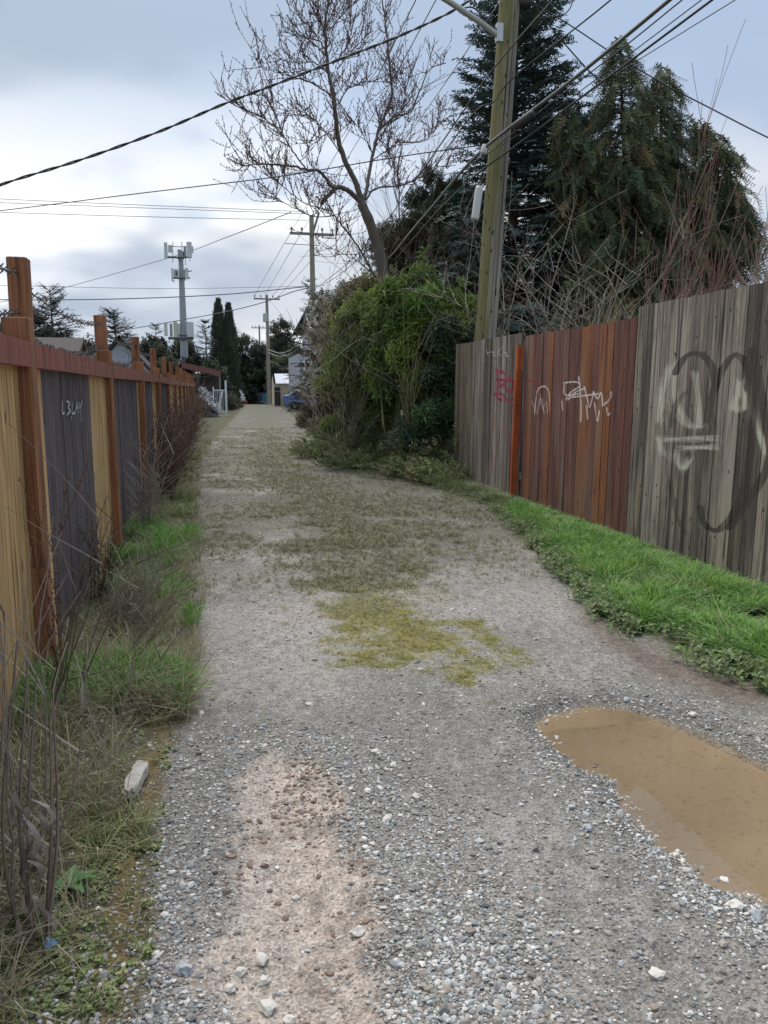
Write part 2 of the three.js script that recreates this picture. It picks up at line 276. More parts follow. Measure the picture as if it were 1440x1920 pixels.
// ------------------------------------------------------------------ gravel
function stoneGeo(k, detail) {
  const g = new THREE.IcosahedronGeometry(1, detail), p = g.attributes.position, seen = new Map();
  for (let i = 0; i < p.count; i++) {
    const key = [p.getX(i), p.getY(i), p.getZ(i)].map((v) => v.toFixed(3)).join();
    if (!seen.has(key)) seen.set(key, 0.72 + 0.5 * hash(Math.round(p.getX(i) * 97), Math.round(p.getY(i) * 89) + Math.round(p.getZ(i) * 83) * 7, k));
    const s = seen.get(key); p.setXYZ(i, p.getX(i) * s * 1.15, p.getY(i) * s * 0.68, p.getZ(i) * s * 0.95);
  }
  const flat = g.index ? g.toNonIndexed() : g; flat.computeVertexNormals(); return flat;
}
const stoneMat = new THREE.MeshStandardMaterial({ color: 0xffffff, roughness: 0.85 });
{
  const lists = [[], [], [], []];
  const put = (x, z, s, c, lift = 0.25) => { const y = groundY(x, z); lists[Math.floor(R() * 4)].push({ p: V(x, y + s * lift, z), q: new THREE.Quaternion().setFromEuler(new THREE.Euler(gauss() * 0.5, rr(0, 6.28), gauss() * 0.5)), s: [s * rr(0.8, 1.3), s * rr(0.7, 1.15), s * rr(0.8, 1.2)], c }); };
  const grey = () => { const k = R(); return k < 0.45 ? tint([0.27, 0.262, 0.245], 0.35) : k < 0.70 ? tint([0.40, 0.41, 0.405], 0.28) : k < 0.90 ? tint([0.62, 0.61, 0.58], 0.2) : tint([0.33, 0.28, 0.24], 0.3); };
  for (let i = 0; i < 260000; i++) {
    const D = 1 / lerp(1 / 0.95, 1 / 11, Math.pow(R(), 0.8)), x = rr(-0.9, D < 4 ? 0.9 + D * 1.15 : 3.7), z = -D;
    const Z = zones(x, z); if (Z.water < -0.02) continue;
    const patch = sstep(0.40, 0.68, fbm(x * 2.6, z * 2.6, 3, 181));
    let d = 0.085 + 0.22 * patch * sstep(5.5, 3, D) + 0.62 * Z.mudRim + 0.6 * Z.waterRim; d *= 1 - 0.94 * Z.moss; d *= 1 - 0.96 * Z.mud; d *= 1 - 0.9 * Z.right; d *= 1 - (D < 3.4 ? 0.55 : 0.85) * Z.left; d *= 1 - 0.8 * Z.soil; d *= 1 - 0.55 * Z.mossEdge;
    if (R() > d) continue;
    const big = R(); let s = big < 0.80 ? rr(0.0024, 0.005) : big < 0.97 ? rr(0.005, 0.0078) : big < 0.997 ? rr(0.0078, 0.0115) : rr(0.0115, 0.016);
    s = Math.max(s, D * 0.0011);
    put(x, z, s, grey());
  }
  // brown crumbs of mud in the dried hollow
  for (let i = 0; i < 10000; i++) {
    const x = rr(-0.1, 1.1), z = -rr(1.0, 3.6); if (sdPoly(MUD, x, z) > 0.02) continue;
    if (R() > 0.12 + 0.9 * sstep(0.40, 0.64, fbm(x * 4, z * 3, 3, 191) + (x - 0.33) * 0.6)) continue;
    put(x, z, R() < 0.8 ? rr(0.0025, 0.006) : rr(0.006, 0.012), tint([0.25, 0.185, 0.15], 0.3), 0.1);
  }
  lists.forEach((l, k) => { const o = scatter('loose_gravel', stoneGeo(k + 1, 0), stoneMat, l); tag(o, ['grey crushed gravel strewn over the lane', 'small grey and pale chips of gravel on the lane', 'fine angular gravel scattered along the wheel tracks', 'mixed gravel and mud crumbs covering the lane'][k], 'gravel'); });
  // larger pale stones one can pick out
  const stones = [[670, 1745, 0.017, 'white angular stone on the right edge of the tan mud'], [490, 1790, 0.017, 'pale pointed stone low in the middle of tan mud'], [495, 1826, 0.015, 'rounded white stone just below the pointed pale stone'], [500, 1878, 0.020, 'largest white stone near the bottom of tan mud'], [555, 1668, 0.010, 'small bright white stone alone in the mud centre'], [345, 1832, 0.019, 'flat grey oval stone left of the mud patch'], [450, 1818, 0.013, 'white stone on the left rim of the mud'], [705, 1412, 0.018, 'long pale stone beyond the right mud corner'], [738, 1437, 0.014, 'pale stone in the gravel band beyond the mud'], [1378, 1697, 0.020, 'white stone in front of the puddle'], [1416, 1714, 0.018, 'grey-white stone at the near puddle rim by picture edge'], [1298, 1337, 0.019, 'white stone on the far rim of puddle'], [1100, 1556, 0.016, 'blue-grey stone left of the puddle'], [1230, 1832, 0.019, 'pale split stone on bare gravel at lower right'], [780, 1496, 0.013, 'square pale stone right of the gravel band'], [542, 1898, 0.012, 'cream stone at the bottom edge beside largest stone'], [430, 1850, 0.013, 'pale wedge stone at lower left of mud']];
  const sm = [mat(0.66, 0.63, 0.57), mat(0.42, 0.45, 0.47)];
  stones.forEach(([px, py, s, label], i) => { const p = onGround(px, py), y = groundY(p.x, p.z); const m = mesh('stone', stoneGeo(20 + i, 1), sm[/grey/.test(label) ? 1 : 0]); m.position.set(p.x, y + s * 0.3, p.z); m.rotation.y = i * 1.7; m.scale.setScalar(s * 1.1); tag(m, label, 'stone', 'larger loose stones on the lane'); });
}

// ------------------------------------------------------------------ left fence: stained posts, red rails, cedar and charcoal boards
const FX = -0.9, BAY = 3.1, POSTS = []; for (let k = -2; k <= 12; k++) POSTS.push(4.10 + k * BAY);      // distances down the lane
const boxGeo = (sx, sy_, sz, ou = 0, ov = 0) => { const g = new MB().box(0, sy_ / 2, 0, sx, sy_, sz).geo(), u = g.attributes.uv; for (let i = 0; i < u.count; i++) u.setXY(i, u.getX(i) + ou, u.getY(i) + ov); return g; };
function chamferPost(w, h, d, ou, bev = 0.008) {
  const s = new THREE.Shape(), a = w / 2, b = d / 2; s.moveTo(-a + bev, -b); s.lineTo(a - bev, -b); s.lineTo(a, -b + bev); s.lineTo(a, b - bev); s.lineTo(a - bev, b); s.lineTo(-a + bev, b); s.lineTo(-a, b - bev); s.lineTo(-a, -b + bev); s.closePath();
  const g = new THREE.ExtrudeGeometry(s, { depth: h, bevelEnabled: true, bevelSize: 0.004, bevelThickness: 0.004, bevelSegments: 1, steps: 1 }); g.rotateX(-Math.PI / 2);
  const p = g.attributes.position, n = g.attributes.normal, u = g.attributes.uv;
  for (let i = 0; i < p.count; i++) u.setXY(i, (Math.abs(n.getX(i)) > 0.6 ? p.getZ(i) : p.getX(i)) + ou, p.getY(i) + ou * 3);
  return g;
}
{
  const f = thing('stained_fence', 'tall wooden fence with brown posts, red rails and striped cedar and charcoal boards', 'fence');
  const postG = [0, 1, 2].map((k) => chamferPost(0.115, 1.97, 0.12, 0.13 + k * 0.21)), extG = [0, 1, 2].map((k) => chamferPost(0.092, 0.78, 0.088, 0.07 + k * 0.17));
  const boardG = []; for (let k = 0; k < 8; k++) boardG.push(boxGeo(0.02, 1.75, 0.1375, k * 0.143 + 0.02, k * 0.31));
  POSTS.forEach((D, i) => {
    const y = groundY(FX, -D) - 0.20, p = mesh('post', postG[((i * 7) % 3 + 3) % 3], MW.post, f); p.position.set(FX, y, -D); p.rotation.set(rr(-0.012, 0.012), rr(-0.03, 0.03), rr(-0.006, 0.006));
    const e = mesh('post_extension', extG[(i * 5) % 3], MW.post, f); e.position.set(FX - 0.06, y + 1.52, -D - 0.32); e.rotation.set(rr(-0.01, 0.01), 0, rr(-0.015, 0.015));
    if (i + 1 < POSTS.length) {
      const y2 = groundY(FX, -POSTS[i + 1]) - 0.20, L = BAY - 0.119, r = mesh('rail', boxGeo(0.04, 0.12, L, i * 0.37, i * 0.2), MW.rail, f); r.position.set(FX + 0.034, (y + y2) / 2 + 1.74, -D - BAY / 2); r.rotation.x = Math.atan2(y2 - y, BAY);
      const br = mesh('rail', boxGeo(0.04, 0.09, L, i * 0.27, i * 0.1), MW.rail, f); br.position.set(FX - 0.055, (y + y2) / 2 + 0.42, -D - BAY / 2); br.rotation.x = Math.atan2(y2 - y, BAY);
    }
  });
  const end = POSTS[POSTS.length - 1]; let k = 0;
  for (let D = POSTS[0] + 0.07; D < end; D += 0.1415, k++) {
    const bay = Math.floor((D - POSTS[0]) / BAY), inBay = (D - POSTS[0]) - bay * BAY, i = bay - 2;             // bay 0 starts at the first post in view
    let dark = false;
    if (i === -1) dark = inBay < 1.7; else if (i === 0) dark = inBay > 0.5 && inBay < 2.1; else if (i === 1) dark = inBay < 2.8; else if (i === 2) dark = inBay < 2.3; else dark = hash(bay, 3) > 0.75 && inBay > 1;
    const m = dark ? (hash(k, 5) > 0.5 ? MW.charcoal : MW.charcoal2) : (hash(k, 9) > 0.5 ? MW.cedar : MW.cedar2);
    const b = mesh('board', boardG[Math.floor(hash(k, 1) * 8)], m, f); b.position.set(FX - 0.02 + (hash(k, 2) - 0.5) * 0.009, groundY(FX, -D) - 0.12 + (hash(k, 4) - 0.5) * 0.02, -D); b.rotation.set((hash(k, 6) - 0.5) * 0.006, (hash(k, 7) - 0.5) * 0.07, 0);
  }
  // barbed wire strung between the extensions
  const bw = mat(0.07, 0.06, 0.055, { roughness: 0.8 });
  for (let i = 0; i < 6; i++) for (const h of [0.62, 0.33]) {
    const m = new MB(), A = V(FX - 0.06, groundY(FX, -POSTS[i]) + 1.33 + h + 0.03, -POSTS[i] - 0.32), B = V(FX - 0.06, groundY(FX, -POSTS[i + 1]) + 1.33 + (h > 0.5 ? 0.70 : 0.50), -POSTS[i + 1] - 0.32), pts = [];
    if (h < 0.5 && i > 3) continue;
    for (let t = 0; t <= 24; t++) { const q = A.clone().lerp(B, t / 24); q.y -= 0.07 * Math.sin(Math.PI * t / 24); q.x += Math.sin(t * 1.9) * 0.006; pts.push(q); }
    m.tube(pts, 0.0045, 4, false);
    for (let t = 1; t < 24; t++) { const c = pts[t]; for (const s of [-1, 1]) m.tube([c.clone().add(V(0.018 * s, -0.02, 0.008)), c.clone().add(V(-0.018 * s, 0.022, -0.008))], 0.0035, 3, false); }
    mesh('barbed_wire', m, bw, f);
  }
  // chalky tag on the first dark boards
  const tagMat = mat(0.62, 0.60, 0.60, { roughness: 1 }), tg = new MB();
  const strokes = [[[117, 752], [117, 776], [121, 774]], [[125, 752], [132, 756], [127, 764], [133, 770], [126, 778]], [[136, 756], [135, 776], [141, 774]], [[141, 772], [145, 754], [147, 775]], [[142, 765], [147, 764]], [[148, 754], [150, 765], [154, 752]], [[150, 765], [153, 792]], [[134, 780], [134, 787]]];
  for (const s of strokes) { const p = s.map(([x, y]) => onWall(x, y, FX + 0.0045)); for (let i = 0; i + 1 < p.length; i++) { const d = p[i + 1].clone().sub(p[i]), n = V(0, d.z, -d.y).normalize().multiplyScalar(0.006); tg.face([p[i].clone().add(n), p[i].clone().sub(n), p[i + 1].clone().sub(n), p[i + 1].clone().add(n)]); } }
  mesh('graffiti', tg, tagMat, f);
  // the neighbour's older picket fence close behind
  const g2 = thing('weathered_fence', 'old grey picket fence showing just above the red rails', 'fence');
  const pk = [0, 1, 2, 3].map((q) => boxGeo(0.018, 1.90, 0.12, q * 0.15, q * 0.4));
  for (let D = 1.2, n = 0; D < 17; D += 0.132, n++) { const b = mesh('picket', pk[n % 4], MW.grey, g2); b.position.set(FX - 0.20 + (hash(n, 21) - 0.5) * 0.01, groundY(FX, -D) - 0.15 + (hash(n, 22) - 0.5) * 0.05, -D); }
}

// ------------------------------------------------------------------ right fence: three runs of old boards with sprayed tags
const RX = 3.97;
function fenceCanvas(D0, D1, h, seed, palette, paint) {        // canvas x runs with distance, y up the boards
  const W = 1024, H = 1024, c = document.createElement('canvas'); c.width = W; c.height = H; const g = c.getContext('2d'), im = g.createImageData(W, H), n = Math.round((D1 - D0) / 0.142);
  for (let j = 0; j < H; j++) for (let i = 0; i < W; i++) {
    const b = Math.floor(i / W * n), u = i / W * (D1 - D0), v = (1 - j / H) * h, bs = hash(b, 7, seed), off = hash(b, 8, seed) * 50;
    const warp = (fbm(u * 7 + off, v * 1.3, 2, seed) - 0.5) * 0.05;
    const line = vnoise((u + warp) * 150 + off, v * 2.2 + off, seed + 1), fine = vnoise((u + warp) * 420, v * 5 + off, seed + 2), patch = fbm(u * 5 + off, v * 1.1 + off, 4, seed + 3), drip = vnoise(u * 34 + off, v * 0.5, seed + 5);
    let col = palette(b, bs, clamp(0.5 + (line - 0.5) * 0.75 + (fine - 0.5) * 0.5 + (patch - 0.5) * 1.1), v, patch, drip, line);
    for (let q = 0; q < 3; q++) { const kx = (b + 0.25 + 0.5 * hash(b, q + 30, seed)) / n * (D1 - D0), ky = h * hash(b, q + 40, seed), d = Math.hypot((u - kx) * 1.2, v - ky); if (d < 0.016) col = col.map((x) => x * (0.45 + d * 20)); }
    const o = (j * W + i) * 4; im.data[o] = clamp(col[0]) * 255; im.data[o + 1] = clamp(col[1]) * 255; im.data[o + 2] = clamp(col[2]) * 255; im.data[o + 3] = 255;
  }
  g.putImageData(im, 0, 0);
  const to = ([px, py]) => { const q = onWall(px, py, RX); return [(-q.z - D0) / (D1 - D0) * W, (1 - (q.y - baseY(-q.z)) / h) * H]; };
  const k = { g, stroke(list, color, width, alpha = 1) { g.globalAlpha = alpha; g.strokeStyle = color; g.lineWidth = width; g.lineCap = g.lineJoin = 'round'; const q = list.map(to); g.beginPath(); g.moveTo(...q[0]); for (let i = 1; i + 1 < q.length; i++) g.quadraticCurveTo(...q[i], (q[i][0] + q[i + 1][0]) / 2, (q[i][1] + q[i + 1][1]) / 2); g.lineTo(...q[q.length - 1]); g.stroke(); g.globalAlpha = 1; },
    rough(list, color, width, alpha) { for (let i = 0; i < 26; i++) { const o = list.map(([x, y]) => [x + gauss() * width * 0.35, y + gauss() * width * 0.3]); k.stroke(o, color, 2 + R() * 5, alpha * rr(0.4, 1)); } } };
  paint(k);
  // wear: bare streaks through the paint, along the grain
  const d2 = g.getImageData(0, 0, W, H);
  for (let j = 0; j < H; j++) for (let i = 0; i < W; i++) { const b = Math.floor(i / W * n), u = i / W * (D1 - D0), v = (1 - j / H) * h, off = hash(b, 8, seed) * 50, w = vnoise(u * 160 + off, v * 3 + off, seed + 11) * 0.6 + vnoise(u * 60, v * 7, seed + 12) * 0.4; const o = (j * W + i) * 4; const t = sstep(0.56, 0.78, w) * 0.75; for (let q = 0; q < 3; q++) d2.data[o + q] = lerp(d2.data[o + q], im.data[o + q], t); }
  g.putImageData(d2, 0, 0);
  const t = new THREE.CanvasTexture(c); t.colorSpace = THREE.SRGBColorSpace; t.magFilter = THREE.LinearFilter; t.wrapS = t.wrapT = THREE.ClampToEdgeWrapping; return t;
}
const baseY = (D) => rise(D) + 0.0;
const fenceBump = (() => dataTex(512, 512, (u, v) => { const a = vnoise(u * 90, v * 6, 201), b = vnoise(u * 200, v * 14, 203), t = 0.5 + (a - 0.5) * 0.8 + (b - 0.5) * 0.4; return [t, t, t]; }, false))();
function boardRun(name, label, D0, D1, h, seed, palette, paint, skew = 0) {
  const f = thing(name, label, 'fence'), n = Math.round((D1 - D0) / 0.142), w = (D1 - D0) / n;
  const m = new THREE.MeshStandardMaterial({ map: fenceCanvas(D0, D1, h, seed, palette, paint), bumpMap: fenceBump, bumpScale: 0.004, roughness: 0.92 });
  for (let b = 0; b < n; b++) {
    const Dc = D0 + (b + 0.5) * w, ww = w - 0.004 - hash(b, 60, seed) * 0.005, t = 0.022, top = h - 0.02 + (hash(b, 61, seed) - 0.5) * 0.009, low = -0.05;
    const g = new MB().box(0, (top + low) / 2, 0, t, top - low, ww).geo(), u = g.attributes.uv, p = g.attributes.position;
    for (let i = 0; i < u.count; i++) u.setXY(i, (Dc - p.getZ(i) - D0) / (D1 - D0), p.getY(i) / h);
    const q = mesh('board', g, m, f); q.position.set(RX + t / 2 + (hash(b, 62, seed) - 0.5) * 0.012, baseY(Dc), -Dc); q.rotation.set(0.02 + (hash(b, 63, seed) - 0.5) * 0.005, (hash(b, 64, seed) - 0.5) * 0.06, -skew);
  }
  for (const hh of [0.35, h - 0.45]) { const r = mesh('rail', new MB().box(0, 0, 0, 0.04, 0.09, D1 - D0 - 0.02), MW.grey, f); r.position.set(RX + 0.055, baseY(D0) + hh, -(D0 + D1) / 2); r.rotation.x = 0.0085; }
  for (let D = D0 + 0.15; D < D1; D += 2.3) { const r = mesh('post', new MB().box(0, h / 2 - 0.1, 0, 0.09, h + 0.1, 0.09), MW.grey, f); r.position.set(RX + 0.13, baseY(D) - 0.05, -D); }
  return f;
}
const greyWood = (b, bs, t, v, patch, drip, line) => {
  let c = mix3([0.30, 0.27, 0.245], [0.66, 0.61, 0.56], clamp(0.48 + (t - 0.5) * 1.0 + (bs - 0.5) * 0.6));
  c = mix3(c, [0.72, 0.63, 0.49], sstep(0.55, 0.75, patch) * 0.45 * sstep(0.75, 0.1, v + (bs - 0.5) * 0.6));   // bare tan wood where the weathered skin has worn off low down
  c = mix3(c, [0.20, 0.18, 0.168], sstep(0.64, 0.9, drip) * 0.6 * sstep(0.3, 0.6, patch));                                               // black mildew runs
  if (line < 0.12) c = c.map((x) => x * 0.62);
  return c;
};
boardRun('grey_board_fence', 'weathered grey board fence with big dark looping graffiti, nearest run on the right', 0.6, 6.84, 2.29, 301, greyWood, (k) => {
  const wht = '#c9c6b4', drk = '#3f3733';
  for (const s of [[[1250, 690], [1235, 740], [1232, 790]], [[1262, 680], [1255, 740], [1280, 800], [1310, 800]], [[1300, 700], [1305, 750], [1310, 800]], [[1232, 820], [1240, 850]], [[1240, 825], [1290, 822], [1340, 822]], [[1270, 840], [1340, 835]], [[1262, 850], [1275, 890], [1290, 860]], [[1382, 715], [1372, 765]], [[1380, 720], [1400, 765], [1375, 768]], [[1395, 740], [1415, 800], [1432, 850]]]) k.rough(s, wht, 26, 0.34);
  for (let i = 0; i < 40; i++) k.stroke([[1240 + gauss() * 12, 705 + R() * 80], [1240 + gauss() * 12, 720 + R() * 90]], wht, 5, 0.16);
  k.stroke([[1262, 700], [1275, 668], [1305, 660], [1330, 680], [1338, 720]], drk, 17, 0.72);
  k.stroke([[1255, 800], [1258, 770], [1275, 740], [1285, 735]], drk, 13, 0.4);
  k.stroke([[1322, 790], [1335, 720], [1360, 672], [1378, 662], [1400, 690], [1407, 760], [1402, 880], [1380, 960], [1345, 1000], [1318, 985], [1312, 950]], drk, 16, 0.75);
  k.stroke([[1404, 655], [1420, 720], [1434, 800], [1445, 860], [1420, 910], [1385, 960], [1365, 990]], drk, 16, 0.75);
  k.stroke([[1255, 900], [1262, 960], [1285, 1000]], drk, 12, 0.4);
});
boardRun('red_board_fence', 'rusty red stained board fence with white sprayed tags between the grey runs', 6.85, 9.56, 2.19, 331, (b, bs, t, v, patch, drip, line) => {
  const orange = [3, 4, 6, 7, 13, 17].includes(b) ? 1 : bs > 0.8 ? 0.5 : 0;
  let c = mix3(mix3([0.32, 0.19, 0.16], [0.56, 0.36, 0.31], clamp(t)), mix3([0.44, 0.25, 0.15], [0.66, 0.42, 0.255], clamp(t)), orange);
  c = mix3(c, [0.46, 0.41, 0.385], clamp(sstep(0.58, 0.82, drip) * 0.45 + sstep(0.52, 0.68, patch) * sstep(0.5, 0.62, line) * 0.7)); if (line < 0.13) c = c.map((x) => x * 0.68); return c;
}, (k) => {
  const w = '#e3d9d4';
  k.stroke([[1001, 776], [1003, 735], [1015, 722], [1028, 730], [1029, 770]], w, 9, 0.85); k.stroke([[1006, 775], [1012, 735], [1018, 775]], w, 7, 0.75); k.stroke([[1012, 740], [1013, 778], [1023, 745], [1025, 775]], w, 6, 0.7); k.stroke([[996, 752], [1003, 770]], w, 7, 0.6);
  for (const s of [[[1056, 718], [1080, 714], [1088, 724], [1066, 736], [1060, 748]], [[1057, 722], [1054, 738], [1064, 742], [1085, 738]], [[1062, 750], [1075, 735], [1095, 728]], [[1083, 706], [1088, 760], [1087, 790]], [[1093, 725], [1100, 750], [1103, 770], [1110, 735]], [[1110, 735], [1118, 755], [1125, 730], [1128, 760]], [[1128, 760], [1143, 748], [1142, 735]], [[1070, 745], [1120, 738]], [[1112, 755], [1118, 800], [1122, 770]], [[1135, 765], [1136, 780], [1140, 775]], [[1052, 752], [1054, 768]], [[1098, 760], [1100, 785]]]) { k.stroke(s, w, 8, 0.7); k.rough(s, w, 5, 0.16); }
  k.rough([[985, 712], [1003, 715], [1010, 722]], '#8c2f2a', 6, 0.4);
});
boardRun('grey_board_fence', 'grey board fence with red scribble, farthest run beside the bamboo', 9.67, 12.5, 2.24, 361, (b, bs, t, v, patch, drip, line) => { const c = greyWood(b, bs, t, v + 0.5, patch, drip, line); return mix3(c, [0.36, 0.30, 0.20], sstep(10, 17, b) * 0.4); }, (k) => {
  const r = '#9c2340', w = '#d8d5d0';
  for (const s of [[[930, 692], [936, 715], [928, 745], [940, 750]], [[932, 695], [950, 700], [945, 720], [936, 725]], [[945, 722], [955, 745], [962, 715], [966, 750]], [[952, 705], [970, 735], [978, 720]], [[925, 740], [940, 735], [950, 755], [965, 745]], [[930, 712], [970, 715]]]) { k.stroke(s, r, 13, 0.7); k.rough(s, r, 12, 0.25); }
  for (let i = 0; i < 70; i++) { const x = 920 + R() * 60, y = 745 + R() * 110; k.stroke([[x, y], [x - 1, y + 12 + R() * 25]], r, 6, 0.34); }
  for (const s of [[[910, 656], [914, 668]], [[911, 662], [920, 660]], [[922, 660], [928, 664], [922, 668], [921, 660]], [[933, 645], [931, 668]], [[940, 650], [932, 662], [940, 668]], [[944, 662], [950, 660], [946, 668], [952, 668]]]) k.stroke(s, w, 6, 0.8);
});
{
  const p = thing('orange_fence_post', 'bright orange stained post between the red and far grey boards', 'post', null, V(RX - 0.05, baseY(9.6) - 0.05, -9.70));
  mesh('shaft', chamferPost(0.075, 2.1, 0.066, 0.2), MW.orange, p).rotation.x = 0.058;
  mesh('cap', new MB().box(0, 2.115, 0, 0.08, 0.012, 0.07), MW.grey, p).rotation.x = 0.058;
}

// ------------------------------------------------------------------ the near utility pole
const POLE = (y) => V(4.30 + 0.0585 * y, y, -12.35);
{
  const t = dataTex(256, 1024, (u, v) => {
    const crack = vnoise(u * 46, v * 7, 401), fine = vnoise(u * 150, v * 26, 402), patch = fbm(u * 5, v * 9, 4, 403), dth = Math.abs(((u - 0.855 + 1.5) % 1) - 0.5);
    let c = mix3([0.33, 0.31, 0.285], [0.66, 0.63, 0.58], clamp(0.5 + (crack - 0.5) * 0.9 + (fine - 0.5) * 0.5)); if (crack < 0.17) c = c.map((x) => x * 0.5);
    const moss = sstep(0.17, 0.05, dth + (patch - 0.5) * 0.22 + (fine - 0.5) * 0.1); c = mix3(c, mix3([0.36, 0.35, 0.21], [0.58, 0.57, 0.33], clamp(fine * 0.6 + patch * 0.6)), moss * 0.7);
    if (hash(Math.floor(u * 60), Math.floor(v * 200), 9) > 0.985) c = c.map((x) => x * 0.3);
    return c;
  }, true);
  const p = thing('utility_pole', 'tall leaning mossy wooden utility pole behind the far grey boards', 'utility pole', null, POLE(0));
  const g = new THREE.CylinderGeometry(0.145, 0.19, 11.2, 28, 24), q = g.attributes.position;
  for (let i = 0; i < q.count; i++) { const y = q.getY(i) + 5.4; q.setXYZ(i, q.getX(i) * (1 + 0.03 * Math.sin(y * 2.1 + q.getX(i) * 9)) + 0.0585 * y, y, q.getZ(i)); } g.computeVertexNormals();
  mesh('shaft', g, new THREE.MeshStandardMaterial({ map: t, bumpMap: t, bumpScale: 0.008, roughness: 0.95 }), p);
  const L = (px, py, D) => at(px, py, D).sub(p.position), grey = mat(0.55, 0.57, 0.58, { roughness: 0.45, metalness: 0.5 }), white = mat(0.62, 0.63, 0.62, { roughness: 0.6 }), dark = mat(0.05, 0.05, 0.055, { roughness: 0.6 });
  mesh('lamp_arm', new MB().tube([L(938, 70, 12.22), L(905, 45, 12.1), L(850, 8, 11.85), L(760, -50, 11.4), L(660, -110, 10.9)], 0.043, 12), grey, p);
  mesh('bracket', new MB().box(0, 0, 0, 0.10, 0.26, 0.09, new THREE.Matrix4().setPosition(L(936, 62, 12.19))), grey, p);
  mesh('conduit_box', new MB().tube([L(899, 350, 12.1), L(898, 356, 12.1), L(891, 408, 12.1), L(890, 412, 12.1)], [0.05, 0.062, 0.062, 0.05], 10), white, p);
  mesh('terminal_tag', new MB().tube([L(910, 272, 12.08), L(906, 288, 12.08)], [0.045, 0.06], 6), white, p);
  mesh('splice_case', new MB().tube([L(963, 240, 11.5), L(968, 236, 11.5), L(998, 214, 11.1), L(1001, 211, 11.1)], [0.035, 0.062, 0.062, 0.035], 10), dark, p);
  mesh('insulator_bracket', new MB().tube([L(972, 4, 12.3), L(998, 2, 12.2)], 0.07, 8), dark, p);
}
